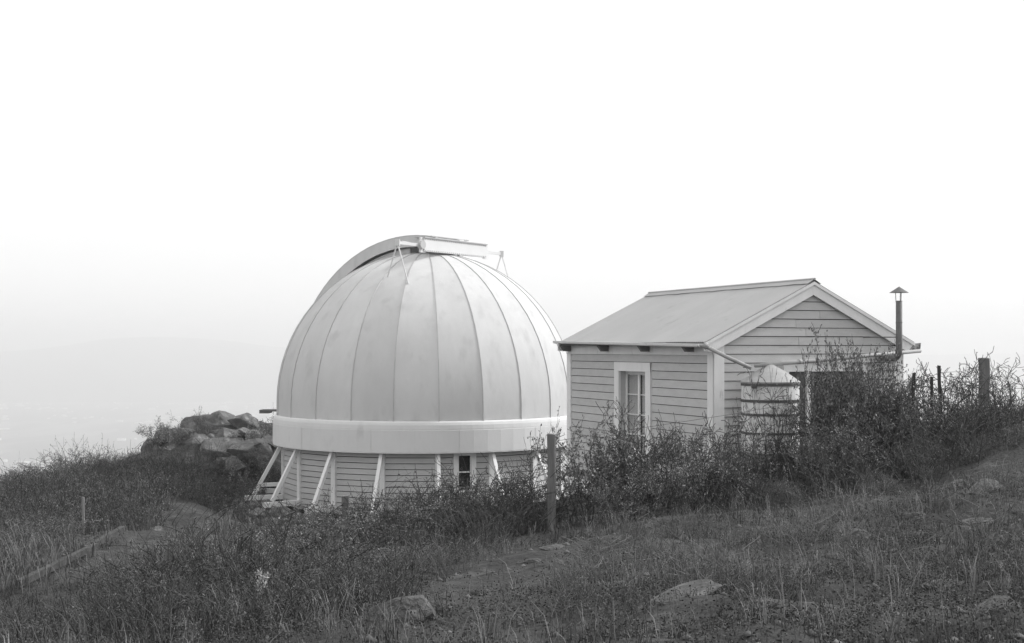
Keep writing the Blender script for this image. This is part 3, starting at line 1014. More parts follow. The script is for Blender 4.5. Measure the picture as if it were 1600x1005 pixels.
FP.append(post(262, 866, 16.6, .10, 'short weathered fence post in the scrub at the lower left'))
FP.append(post(540, 774, 19.5, .115, 'square weathered fence post in front of the dome braces'))
FP.append(post(862, 678, 19.2, .125, 'tall square fence post standing where dome and hut meet in view'))
FP.append(post(1428, 583, 20.2, .045, 'thin dark stake nearest the hut among the right-hand shrubs', 'dark_post', 'stake', (.04, 0), 'stake'))
FP.append(post(1456, 589, 20.6, .04, 'short thin dark stake between two taller ones at the right', 'dark_post', 'stake', (0, 0), 'stake'))
FP.append(post(1467, 571, 21.0, .05, 'tall thin dark stake leaning left among the right-hand shrubs', 'dark_post', 'stake', (-.05, 0), 'stake'))
FP.append(post(1538, 559, 21.0, .15, 'broad grey fence post at the far right of the view'))
post(130, 777, 27.5, .05, 'thin pale topped marker stake beside the log edging', 'paleplank', 'stake', (0, 0), 'stake')
for a_, b_ in ((FP[3], FP[5]), (FP[5], FP[6]), (FP[2], FP[3])):
    for dz in (.12,):
        mid = (a_ + b_) / 2 + Vector((0, 0, -dz - .05))
        o = MB().tube([a_ + Vector((0, 0, -dz)), mid, b_ + Vector((0, 0, -dz))], .004, 4).build('fence_wire', M['hoop'])
        tag(o, {0: 'wire between the thin stakes right of the hut', 1: 'wire from the leaning stake to the broad right fence post', 2: 'long wire from the tall fence post past the tank to the stakes'}[[0, 1, 2][[(FP[3], FP[5]), (FP[5], FP[6]), (FP[2], FP[3])].index((a_, b_))]], 'wire')
def log(x0, y0, Y0, x1, y1, Y1, label):
    p = pt(x0, y0, Y0); q = pt(x1, y1, Y1)
    p.z = float(gz(p.x, p.y)) + .10; q.z = float(gz(q.x, q.y)) + .08
    o = MB().beam(p, q, .10, .10).build('timber_edging', M['old_timber'])
    tag(o, label, 'timber')
log(30, 915, 18.5, 150, 849, 23.0, 'nearer length of squared timber edging the path at lower left')
log(146, 846, 23.1, 192, 824, 26.0, 'farther length of squared timber edging the path')

# ------------------------------------------------------------------ rocks
def rock(px, py, Y, wpx, hpx, label, pool=ROCK, sink=.35, cat='rock', ry=0, depth=.9, k=None, group=None, name='rock', zabs=False):
    """px,py: middle of the rock in the photograph"""
    p = pt(px, py, Y)
    w = wpx / F * Y; h = hpx / F * Y
    o = link(name, pool[(k if k is not None else random.randrange(len(pool)))])
    o.rotation_euler = (random.uniform(-.2, .2), ry, random.uniform(0, 6.28))
    dm = o.data
    o.location = p
    zg = float(gz(p.x, p.y))
    if zabs:
        hh = max(h, w * .5)
        o.scale = (w * 1.25, w * 1.1, hh * 1.75)
        o.location.z = p.z + h / 2 - hh * .5
    else:
        hh = max(h, w * .13)
        o.scale = (w * 1.2, w * depth * 1.2, hh * 1.9)
        o.location.z = zg + hh * .08
        o.rotation_euler = (random.uniform(-.08, .08), ry - .12 - (.22 if wpx > 150 else 0), random.uniform(-.5, .5))
    tag(o, label, cat, group)
    return o
# the knob of boulders left of the dome
kn = [(230, 703, 44, 18, 26, 'dark upright boulder at the left foot of the rocky knob'),
      (255, 690, 45, 40, 30, 'rounded boulder under the leafy bush on the left of the knob'),
      (283, 686, 45.5, 50, 30, 'broad grey boulder left of the middle of the knob'),
      (312, 672, 47, 44, 38, 'large rounded boulder behind the top of the knob'),
      (343, 668, 47, 52, 34, 'biggest pale domed boulder on top of the knob'),
      (352, 684, 45, 64, 30, 'broad cracked boulder below the domed one'),
      (366, 675, 46.5, 26, 14, 'small boulder wedged right of the domed boulder'),
      (386, 664, 46, 46, 22, 'long leaning slab boulder nearest the dome'),
      (378, 679, 45, 34, 18, 'small rounded boulder under the leaning slab'),
      (400, 684, 44.5, 34, 16, 'low boulder beside the dome skirt'),
      (310, 698, 44, 46, 26, 'mid grey boulder in front of the knob centre'),
      (345, 702, 43, 60, 22, 'flat pale ledge stone across the front of the knob'),
      (395, 704, 42.5, 64, 20, 'long pale ledge stone running toward the dome skirt'),
      (368, 728, 41, 38, 20, 'half buried pale stone below the ledge'),
      (272, 706, 43.5, 36, 22, 'lichened stone low on the left of the knob')]
kn += [(298, 690, 44.8, 26, 20, 'small angular block between the broad grey boulder and the middle of the knob'),
       (330, 690, 44.2, 24, 16, 'small block wedged under the biggest domed boulder'),
       (368, 692, 43.8, 28, 15, 'small angular block above the flat pale ledge'),
       (326, 662, 47.6, 24, 16, 'small block left of the biggest domed boulder on the skyline'),
       (246, 704, 43.6, 18, 14, 'small dark block beside the upright boulder at the knob foot'),
       (420, 690, 43.0, 30, 18, 'block half hidden by the dome skirt'),
       (350, 722, 41.8, 26, 12, 'small stone poking from the scrub below the ledge')]
for i, (x, y, Y, w, h, lb) in enumerate(kn):
    rock(x, y, Y, w, h, lb, PALE if i not in (0,) else ROCK, cat='boulder', name='boulder', zabs=True, ry=.35 if i == 7 else random.uniform(-.15, .15), k=i % 6)
fg = [(636, 942, 9.8, 100, 44, 'large rounded boulder at the bottom of the scrub, left of the hollow', 0, .9),
      (668, 920, 10.6, 46, 12, 'flat slab lying over the hollow beside the large boulder', 1, .8),
      (690, 932, 10.2, 40, 22, 'squarish stone right of the hollow by the large boulder', 2, .8),
      (745, 890, 12.0, 22, 12, 'small stone above the squarish one, at the edge of the scrub', 3, .9),
      (758, 900, 11.6, 30, 14, 'low stone just in front of the small one at the scrub edge', 4, .9),
      (868, 858, 15.6, 44, 9, 'thin flat stone beside the foot of the tall fence post', 5, .9),
      (830, 878, 14.2, 34, 6, 'flat sliver of stone on the bare path', 0, .9),
      (1040, 926, 9.3, 152, 11, 'long sloping rock slab at the bottom centre of the foreground', 1, .7),
      (978, 843, 15.2, 30, 10, 'small dark stone right of the bare path', 2, .9),
      (1066, 848, 14.6, 22, 9, 'little pale stone under the thicket before the hut', 3, .9),
      (1332, 842, 13.0, 58, 22, 'pale jagged rock in the middle of the right-hand slope', 4, .8),
      (1298, 862, 12.3, 26, 10, 'small rock just below left of the pale jagged one', 5, .8),
      (1430, 812, 14.4, 34, 10, 'pale flat rock on the upper right slope', 0, .8),
      (1538, 786, 15.4, 52, 24, 'broad rounded rock cut by the right edge of the view', 1, .8),
      (1530, 829, 13.2, 48, 14, 'flat rock below the broad one at the right edge', 2, .8),
      (1395, 776, 18, 60, 12, 'weathered ledge of rock under the right-hand shrubs', 3, .8),
      (1155, 934, 8.8, 30, 16, 'small rounded rock at the bottom right of the long slab', 4, .9),
      (1190, 940, 8.7, 34, 14, 'low dark rock beside the small rounded one at the bottom', 5, .9),
      (962, 905, 10.8, 34, 10, 'flat square stone on the bare ground at the bottom', 0, .9),
      (240, 829, 27.5, 24, 10, 'pale stone lying on the path left of the piers', 1, .9),
      (264, 838, 26.5, 12, 5, 'tiny pale stone on the path below its larger neighbour', 2, .9),
      (335, 824, 30, 14, 8, 'small pale stone by the path in front of the left pier', 3, .9),
      (328, 772, 36, 24, 14, 'grey rock at the foot of the bank beyond the path', 4, .9),
      (125, 868, 22, 18, 7, 'small stone against the timber edging', 5, .9),
      (1480, 905, 9.8, 60, 14, 'low half buried rock near the bottom right corner', 2, .8),
      (1560, 950, 8.2, 70, 30, 'rock in the bottom right corner', 3, .8),
      (1450, 765, 18.6, 50, 10, 'flat outcrop under the stakes at the top of the right slope', 1, .8),
      (1500, 775, 16.8, 40, 9, 'thin ledge just above the broad right edge rock', 4, .8),
      (1230, 905, 10.6, 26, 8, 'small flat stone in the middle of the lower right slope', 3, .8),
      (1110, 890, 11.2, 30, 8, 'low stone uphill of the long sloping slab', 5, .8),
      (1395, 880, 11.0, 34, 9, 'flat grey stone below the pale jagged rock to its right', 2, .8),
      (905, 925, 9.6, 22, 7, 'small stone left of the long slab', 0, .8)]
for (x, y, Y, w, h, lb, k, dp) in fg:
    rock(x, y, Y, w, h, lb, ROCK, k=k, depth=dp)
# loose stones and gravel
gN = 2600
Yg = 6.5 * (7.0 ** rng.random(gN)); Xg = Yg * (-.45 + .9 * rng.random(gN))
ico_v = np.array([(0, 0, .5), (.45, 0, 0), (0, .4, 0), (-.5, 0, 0), (0, -.45, 0), (0, 0, -.4)])
ico_f = np.array([(0, 1, 2), (0, 2, 3), (0, 3, 4), (0, 4, 1), (5, 2, 1), (5, 3, 2), (5, 4, 3), (5, 1, 4)])
sg = .025 + .07 * rng.random(gN) ** 3
an = rng.random(gN) * 6.28
V = ico_v[None] * sg[:, None, None] * (1 + .5 * rng.random((gN, 6, 1))) * np.array([1.3, 1, .6])
Vr = np.empty_like(V)
Vr[..., 0] = V[..., 0] * np.cos(an)[:, None] - V[..., 1] * np.sin(an)[:, None] + Xg[:, None]
Vr[..., 1] = V[..., 0] * np.sin(an)[:, None] + V[..., 1] * np.cos(an)[:, None] + Yg[:, None]
Vr[..., 2] = V[..., 2] + gz(Xg, Yg)[:, None] + .005
Fg = (ico_f[None] + (np.arange(gN) * 6)[:, None, None]).reshape(-1, 3)
tag(link('loose_stones', np_mesh('loose_stones', Vr.reshape(-1, 3), Fg, M['stone'])), 'small loose stones scattered over the hillside', 'stones', kind='stuff')


# ------------------------------------------------------------------ vegetation
class Plant:
    def __init__(s, seed):
        s.r = random.Random(seed)
        s.segs = []            # p, q, r0, r1
        s.leaves = []          # position, direction, size, kind

    def walk(s, p, d, length, rad, steps, wob, up, level, P):
        r = s.r
        for i in range(steps):
            d = (d + Vector((r.gauss(0, wob), r.gauss(0, wob), r.gauss(0, wob * .6) + up))).normalized()
            q = p + d * (length / steps)
            r1 = max(P['rmin'], rad * (1 - .55 / steps))
            s.segs.append((p.copy(), q.copy(), rad, r1))
            rad = r1; p = q
            f = (i + 1) / steps
            if level < P['levels'] and f > P['start'][level]:
                for _ in range(P['kids'][level]):
                    if r.random() < P['prob'][level]:
                        a = r.uniform(0, 6.28)
                        o = d.orthogonal().normalized()
                        o.rotate(Matrix.Rotation(a, 3, d))
                        nd = (d * r.uniform(.5, 1.0) + o * r.uniform(.5, 1.1)).normalized()
                        s.walk(p.copy(), nd, length * P['ratio'][level] * r.uniform(.6, 1.15), rad * .62, max(2, steps - 1), wob * 1.15, up * .6, level + 1, P)
            if level >= P['leaf_level']:
                n = P['leaves']
                k = int(n) + (r.random() < n - int(n))
                for _ in range(k):
                    c = p - d * r.random() * (length / steps) + Vector((r.gauss(0, .012), r.gauss(0, .012), r.gauss(0, .012)))
                    ld = (d * .5 + Vector((r.gauss(0, .8), r.gauss(0, .8), r.gauss(.1, .7)))).normalized()
                    s.leaves.append((c, ld, P['leaf'] * r.uniform(.6, 1.35), 1 if r.random() < P['pale'] else 0))

    def mesh(s, name, mats, n=3):
        v = []; f4 = []; mi4 = []
        for p, q, r0, r1 in s.segs:
            d = (q - p)
            if d.length < 1e-5: continue
            d.normalize(); a = d.orthogonal().normalized(); b = d.cross(a)
            base = len(v)
            for c, rr in ((p, r0), (q, r1)):
                for k in range(n):
                    t = 2 * PI * k / n
                    v.append(c + (a * math.cos(t) + b * math.sin(t)) * rr)
            for k in range(n if n > 2 else 1):
                k2 = (k + 1) % n
                f4.append((base + k, base + k2, base + n + k2, base + n + k)); mi4.append(0)
        for c, d, sz, kd in s.leaves:
            a = d.orthogonal().normalized()
            a.rotate(Matrix.Rotation(s.r.uniform(0, 6.28), 3, d))
            nrm = d.cross(a)
            base = len(v)
            v += [c, c + d * sz * .5 + a * sz * .27 + nrm * sz * .06, c + d * sz, c + d * sz * .5 - a * sz * .27 + nrm * sz * .06]
            f4.append((base, base + 1, base + 2, base + 3)); mi4.append(1 + kd)
        return np_mesh(name, np.array([x[:] for x in v]), np.array(f4), mats, mi4)


def shrub(name, seed, stems, h, spread, P, mats, lean=.0, n=3):
    pl = Plant(seed)
    r = pl.r
    for i in range(stems):
        a = r.uniform(0, 6.28); rad = r.random() ** .5 * spread * .35
        p = Vector((math.cos(a) * rad, math.sin(a) * rad, -.08))
        d = Vector((math.cos(a) * spread * r.uniform(.1, .6) + lean, math.sin(a) * spread * r.uniform(.1, .6), 1)).normalized()
        pl.walk(p, d, h * r.uniform(.6, 1.05), P['r0'], P['steps'], P['wob'], P['up'], 0, P)
    return pl.mesh(name, mats, n)


LM = [M['twig'], M['leaf'], M['leaf_pale_glint']]
base = dict(levels=2, start=[.25, .1], kids=[2, 2], prob=[.85, .7], ratio=[.42, .5], leaf_level=1, leaves=1.2, leaf=.05, pale=.08,
            rmin=.0035, r0=.014, steps=6, wob=.16, up=.03)
def B(**k): d = dict(base); d.update(k); return d
leafy = [shrub('leafy_shrub', s, 11, 1.0, 1.0, B(leaves=1.35, leaf=.034, pale=.14, rmin=.0028, r0=.010), LM) for s in (1, 2, 3, 4)]
dense = [shrub('dense_shrub', s, 22, 1.0, 1.15, B(leaves=2.3, leaf=.034, pale=.05, rmin=.0025, r0=.009), LM) for s in (5, 6, 7)]
bare = [shrub('bare_shrub', s, 11, 1.0, .9, B(leaves=.10, leaf=.03, pale=.5, wob=.24, up=.02, rmin=.0035, r0=.011, prob=[.75, .6]), LM) for s in (8, 9, 10, 14)]
vine = [shrub('twig_vine', s, 8, 1.0, .7, B(leaves=.3, leaf=.035, pale=.3, wob=.3, up=.05, rmin=.0035, r0=.012, prob=[.5, .5]), LM) for s in (11, 12)]
low = [shrub('low_scrub', s, 34, .5, 2.0, B(levels=1, leaves=1.4, leaf=.034, pale=.05, leaf_level=0, kids=[2], prob=[.8], ratio=[.5], start=[.1], steps=5, rmin=.002, r0=.005, wob=.25), [M['twig'], M['leaf_grey'], M['leaf']]) for s in (15, 16, 17)]
wisp = [shrub('wispy_scrub', s, 40, .8, 1.1, B(levels=1, leaves=1.0, leaf=.025, pale=.05, leaf_level=0, kids=[2], prob=[.6], ratio=[.35], start=[.3], steps=5, rmin=.0022, r0=.004, wob=.10, up=.05), [M['twig'], M['leaf_grey'], M['leaf_pale_glint']]) for s in (18, 19, 20)]


NH = {}


def put(pool, px, Y, hm, label, cat='shrub', name=None, group=None, k=None, wide=1.0, dz=0.0, native=1.0, q=.99):
    X = (px - 800) / F * Y
    me = pool[(k if k is not None else random.randrange(len(pool)))]
    if me.name not in NH:
        co = np.empty(len(me.vertices) * 3, dtype=np.float32); me.vertices.foreach_get('co', co)
        NH[me.name] = float(np.quantile(co[2::3], q))
    native = NH[me.name]
    o = link(name or me.name.split('.')[0], me, (X, Y, float(gz(X, Y)) + dz - .03), random.random() * 6.28, (hm * wide / native, hm * wide / native, hm / native))
    tag(o, label, cat, group)
    return o


# shrubs one can point to along the fence before the hut and the dome
T = [
 (leafy, 922, 19.8, 655, .75, 'leafy shrub between the tall fence post and the hut window'),
 (leafy, 962, 19.9, 652, 1.05, 'rounded leafy shrub covering the lower part of the hut window'),
 (leafy, 965, 18.8, 745, .9, 'dense low shrub in front of the one beside the tall post'),
 (bare, 1020, 20.0, 640, .8, 'bare twigged shrub reaching up the hut wall right of the window'),
 (bare, 1060, 19.8, 655, .9, 'bare branched shrub before the boards left of the near hut corner'),
 (leafy, 1012, 19.0, 722, .9, 'leafy shrub below the right trim of the hut window'),
 (leafy, 1065, 18.9, 705, .8, 'leafy shrub in the middle of the thicket before the hut'),
 (leafy, 1105, 19.4, 668, .7, 'speckled leafy shrub before the near corner of the hut'),
 (bare, 1120, 19.9, 640, .8, 'thin bare shrub standing against the near corner board'),
 (leafy, 1138, 19.2, 700, .7, 'glossy leaved shrub at the lower left of the water tank'),
 (vine, 1195, 21.2, 572, .6, 'twining bare branches spread over the face of the water tank'),
 (vine, 1222, 21.1, 585, .45, 'thin twining branches over the right half of the water tank'),
 (vine, 1172, 21.1, 600, .4, 'thin twining branches at the left edge of the water tank'),
 (bare, 1236, 21.0, 590, .45, 'crooked bare shrub against the right side of the water tank'),
 (leafy, 1190, 19.3, 735, .9, 'glossy leaved shrub directly below the water tank'),
 (dense, 1225, 18.8, 752, 1.0, 'low dark shrub in front of the tank stand'),
 (dense, 1320, 20.6, 549, .6, 'tallest leafy bush hiding the hut door'),
 (leafy, 1300, 20.4, 566, .5, 'leafy bush rising left of the tallest one before the hut door'),
 (leafy, 1332, 20.4, 562, .42, 'leafy bush immediately left of the stove flue elbow'),
 (leafy, 1280, 20.3, 660, .40, 'leafy bush just right of the water tank before the door'),
 (leafy, 1356, 20.8, 592, .5, 'tall dark bush under the stove flue'),
 (dense, 1315, 19.4, 668, .8, 'dark bush in front of the tallest one'),
 (leafy, 1380, 20.2, 606, .6, 'dark leafy bush before the right corner of the hut'),
 (dense, 1402, 20.6, 598, .5, 'leafy bush just right of the hut corner'),
 (bare, 1418, 20.6, 575, .9, 'bare twiggy shrub right of the hut corner'),
 (leafy, 1440, 20.2, 622, .8, 'leafy shrub around the thin stakes'),
 (bare, 1475, 20.9, 555, .95, 'wiry bare shrub against the pale sky right of the stakes'),
 (leafy, 1490, 20.4, 615, .8, 'leafy shrub between the stakes and the broad right post'),
 (bare, 1520, 20.5, 560, .85, 'wiry bare shrub just left of the broad right post'),
 (leafy, 1540, 20.5, 622, .8, 'leafy shrub at the foot of the broad right post'),
 (bare, 1560, 21.8, 550, 1.0, 'wiry bare shrub at the far right edge'),
 (leafy, 1595, 21.2, 620, 1.1, 'leafy shrub outermost at the right border of the view'),
 (dense, 1430, 19.6, 690, 1.1, 'low dark shrub in front of the stakes'),
 (bare, 828, 20.4, 695, .7, 'bare shrub just left of the tall fence post'),
 (bare, 785, 20.2, 715, .9, 'bare twigs before the right side of the dome drum'),
 (bare, 750, 20.3, 722, .9, 'bare twigs before the drum window'),
 (bare, 705, 20.2, 735, .9, 'bare shrub just left of the drum window'),
 (bare, 660, 20.2, 738, .9, 'bare shrub before the middle of the drum boards'),
 (bare, 615, 20.0, 748, .9, 'bare shrub right of the square fence post before the drum'),
 (bare, 575, 19.9, 760, .9, 'bare shrub nearest right of the square fence post'),
 (bare, 505, 19.6, 760, 1.0, 'bare shrub just left of the square fence post'),
 (bare, 455, 18.8, 780, 1.0, 'dark bare shrub before the rubble piers'),
 (bare, 410, 17.6, 790, 1.0, 'dark bare shrub left of the rubble piers'),
 (bare, 345, 16.6, 810, 1.0, 'dark upright shrub in the left foreground scrub'),
 (bare, 300, 15.8, 840, 1.0, 'dark spindly shrub right of the short fence post'),
 (wisp, 815, 20.3, 752, 1.0, 'wispy scrub under the bare shrub left of the tall post'),
 (wisp, 740, 19.3, 765, 1.3, 'wispy scrub low before the drum window'),
 (wisp, 670, 19.0, 770, 1.3, 'wispy scrub low before the drum centre'),
 (dense, 600, 18.6, 790, 1.4, 'dark low scrub right of the square fence post'),
 (dense, 500, 17.6, 812, 1.3, 'dark low scrub left of the square fence post'),
 (dense, 440, 16.4, 830, 1.3, 'dark low scrub before the dark bare shrubs'),
 (dense, 375, 15.4, 860, 1.3, 'dark round scrub in the lower left foreground'),
 (dense, 560, 15.8, 855, 1.4, 'dark round scrub above the large boulder'),
 (dense, 640, 16.5, 850, 1.5, 'dark mat of scrub behind the large boulder'),
 (dense, 230, 14.6, 885, 1.4, 'dark low scrub below the short fence post'),
 (leafy, 262, 43.4, 656, 1.1, 'leafy bush growing from the left of the boulder knob'),
 (leafy, 290, 43.6, 664, .8, 'small leafy bush between boulders left of the knob top'),
 (leafy, 314, 44.6, 640, .6, 'slender bush standing on the knob top'),
 (leafy, 410, 43.5, 650, .7, 'small bush between the leaning boulder and the dome'),
 (dense, 208, 41, 706, .8, 'dark bush at the left foot of the boulder knob'),
 (dense, 186, 39.5, 716, 1.0, 'dark rounded bush left of the boulder knob'),
 (wisp, 130, 38.5, 688, .7, 'tall wispy plant standing above the left skyline'),
 (leafy, 112, 37.5, 706, 1.2, 'wispy shrub on the left skyline beside the tall wisp'),
 (dense, 70, 36.5, 724, 1.4, 'leafy shrub low on the left skyline'),
 (dense, 35, 36, 736, 1.5, 'leafy shrub at the far left of the skyline'),
 (dense, 160, 38.8, 714, 1.1, 'leafy shrub on the left skyline right of the tall wisp'),
 (bare, 385, 41, 700, 1.2, 'bare twiggy bush between the ledge stones and the dome drum'),
 (bare, 415, 40.6, 712, 1.2, 'bare twiggy bush touching the left braces'),
 (dense, 400, 40, 728, 1.0, 'dark bush on the bank behind the left braces'),
 (dense, 270, 38.0, 742, 1.4, 'dark scrub on the bank below the knob'),
 (wisp, 300, 37.5, 745, 1.3, 'tall dry scrub in the middle of the bank'),
 (wisp, 240, 36.0, 738, 1.3, 'tall dry scrub left on the bank beyond the path'),
 (wisp, 340, 37.0, 735, 1.3, 'tall dry scrub right on the bank near the braces'),
 (dense, 1372, 17.8, 738, 1.1, 'small dark bush on the slope under the flue bushes'),
 (wisp, 1362, 17.2, 725, .5, 'pale wispy plant standing alone below the dark bushes'),
]
for (pool, px, Y, hm, wide, lb) in T:
    X_ = (px - 800) / F * Y
    hh = (HZ - hm) / F * Y - float(gz(X_, Y))
    if hh < .35: print('LOW', px, Y, hm, round(hh, 2))
    put(pool, px, Y, max(hh, .35), lb, wide=wide * (1.0 if hh < 1.5 else .8), q=.997 if pool in (bare, vine) else .985)

# uncountable scrub: copies of the small scrub joined as one mass per band
def scatter_mass(name, label, specs, srcs, seed):
    """specs: list of (px0, px1, Y0, Y1, n, hmin, hmax)"""
    r = random.Random(seed)
    pr = []
    for me in srcs:
        n = len(me.vertices); co = np.empty(n * 3, dtype=np.float32); me.vertices.foreach_get('co', co)
        m = len(me.polygons); li = np.empty(len(me.loops), dtype=np.int32); me.loops.foreach_get('vertex_index', li)
        mi = np.empty(m, dtype=np.int32); me.polygons.foreach_get('material_index', mi)
        pr.append((co.reshape(-1, 3), li.reshape(-1, 4), mi))
    VV = []; FF = []; MI = []; off = 0
    for (a, b, Y0, Y1, n, h0, h1) in specs:
        for _ in range(n):
            Y = r.uniform(Y0, Y1); X = (r.uniform(a, b) - 800) / F * Y
            if in_bare(X, Y): continue
            co, fi, mi = r.choice(pr)
            h = r.uniform(h0, h1); t = r.uniform(0, 6.28)
            c, s = math.cos(t) * h, math.sin(t) * h
            q = np.stack([co[:, 0] * c - co[:, 1] * s + X, co[:, 0] * s + co[:, 1] * c + Y, co[:, 2] * h + float(gz(X, Y)) - .04], 1)
            VV.append(q); FF.append(fi + off); MI.append(mi); off += len(co)
    o = link(name, np_mesh(name, np.concatenate(VV), np.concatenate(FF), list(srcs[0].materials), np.concatenate(MI)))
    tag(o, label, 'scrub', kind='stuff')
    return o


def seg_dist(X, Y, a, b):
    ax, ay = a; bx, by = b
    dx, dy = bx - ax, by - ay
    t = np.clip(((X - ax) * dx + (Y - ay) * dy) / (dx * dx + dy * dy), 0, 1)
    return np.hypot(X - ax - t * dx, Y - ay - t * dy)


def bare_amt(X, Y):
    """1 on trodden ground, 0 off it"""
    p1 = pt(60, 900, 19.5); p2 = pt(215, 835, 26.5); p3 = pt(320, 790, 33)
    d1 = np.minimum(seg_dist(X, Y, (p1.x + .9, p1.y), (p2.x + .5, p2.y)), seg_dist(X, Y, (p2.x + .5, p2.y), (p3.x, p3.y)))
    q1 = pt(720, 910, 11.5); q2 = pt(850, 865, 15); q3 = pt(960, 850, 15.5)
    d2 = np.minimum(seg_dist(X, Y, (q1.x, q1.y), (q2.x, q2.y)), seg_dist(X, Y, (q2.x, q2.y), (q3.x, q3.y)))
    w = .35 * fbm(np.asarray(X) * 1.3, np.asarray(Y) * 1.3, 31, 3)
    return np.clip(np.maximum(1.6 - (d1 + w) / .50, 1.6 - (d2 + w) / .70), 0, 1)


def in_bare(X, Y): return float(bare_amt(np.array(X), np.array(Y))) > .5


def build_light(name, seed, n, h, mats, leaf, leaves, spread):
    return shrub(name, seed, n, h, spread, B(levels=1, leaves=leaves, leaf=leaf, pale=.06, leaf_level=0, kids=[1], prob=[.7], ratio=[.5], start=[.2], steps=4, rmin=.0028, r0=.0055, wob=.18, up=.03), mats, n=2)
GM = [M['twig'], M['leaf_grey'], M['leaf']]
lt = [build_light('scrub_tuft', s, 9, .6, GM, .04, 2.2, .9) for s in (41, 42, 43)]
lt2 = [build_light('twig_tuft', s, 8, .7, [M['twig'], M['leaf_grey'], M['twig_pale']], .03, .7, .8) for s in (44, 45, 46)]
bt = [build_light('bare_tuft', s, 7, .8, [M['twig'], M['leaf_grey'], M['leaf_pale_glint']], .03, .22, .8) for s in (51, 52, 53)]
scatter_mass('fence_scrub', 'tangled dark scrub filling the ground under the fence line', [(200, 780, 15.5, 20, 90, .35, .7), (930, 1260, 17.8, 19.5, 45, .25, .5), (1270, 1600, 18, 21.0, 70, .4, .8), (-60, 240, 11, 14, 50, .3, .5)], lt, 1)
scatter_mass('bare_twig_scrub', 'tangle of bare twigs under the fence line before the dome', [(200, 560, 12.5, 18, 45, .9, 1.4), (560, 850, 18.5, 20.5, 30, 1.1, 1.6), (420, 800, 16.5, 21.5, 230, .5, 1.2), (800, 900, 20.2, 22, 25, .5, 1.1), (200, 480, 14.5, 18.5, 120, .5, 1.2), (935, 1130, 18.5, 20.5, 14, .4, 1.0), (1130, 1260, 18, 20.5, 30, .4, .8), (1280, 1560, 18, 22, 90, .5, 1.4)], bt, 8)
scatter_mass('bank_scrub', 'dry dark scrub covering the bank left of the dome', [(-80, 250, 28.5, 36, 200, .6, 1.3), (190, 420, 34, 41, 200, .6, 1.3), (-80, 200, 35, 40, 70, .5, 1.0), (-120, 10, 18.5, 29, 80, .4, .9), (0, 110, 23.5, 29, 60, .5, 1.1), (110, 180, 27.5, 30, 30, .5, 1.0), (230, 430, 41, 45, 30, .3, .7)], lt, 2)
scatter_mass('foreground_scrub', 'fine dark twigs and low scrub in the lower left foreground', [(150, 640, 10.0, 16, 330, .4, .9), (190, 560, 12, 18, 190, .5, 1.2), (-60, 190, 11, 14.5, 60, .3, .6)], lt2, 3)
scatter_mass('slope_scrub', 'sparse low scrub on the right-hand slope', [(880, 1650, 8.5, 17, 190, .2, .5), (0, 480, 9, 12, 40, .3, .6)], lt + lt2[:0], 4)
wd_ = [build_light('weed_tuft', s, 10, .6, [M['twig_pale'], M['leaf_grey'], M['straw']], .022, .5, .7) for s in (61, 62, 63)]
scatter_mass('slope_weeds', 'pale stemmed weeds in loose clumps on the right-hand slope', [(880, 1320, 9.5, 15, 110, .3, .8), (1300, 1620, 10, 17, 70, .3, .8), (700, 900, 9, 12, 25, .2, .5), (640, 820, 13, 17, 50, .4, .8)], wd_, 21)
scatter_mass('yard_scrub', 'scrub on the ground between fence, hut and dome', [(520, 850, 22, 30, 70, .4, .9), (380, 520, 22, 28, 30, .3, .6), (1390, 1700, 22, 30, 60, .5, 1.1)], lt, 5)


scatter_mass('bank_twigs', 'bare twigs standing out of the scrub on the left bank', [(-80, 260, 27, 37, 90, .8, 1.7), (190, 420, 34, 42, 110, .8, 1.7)], bt, 12)
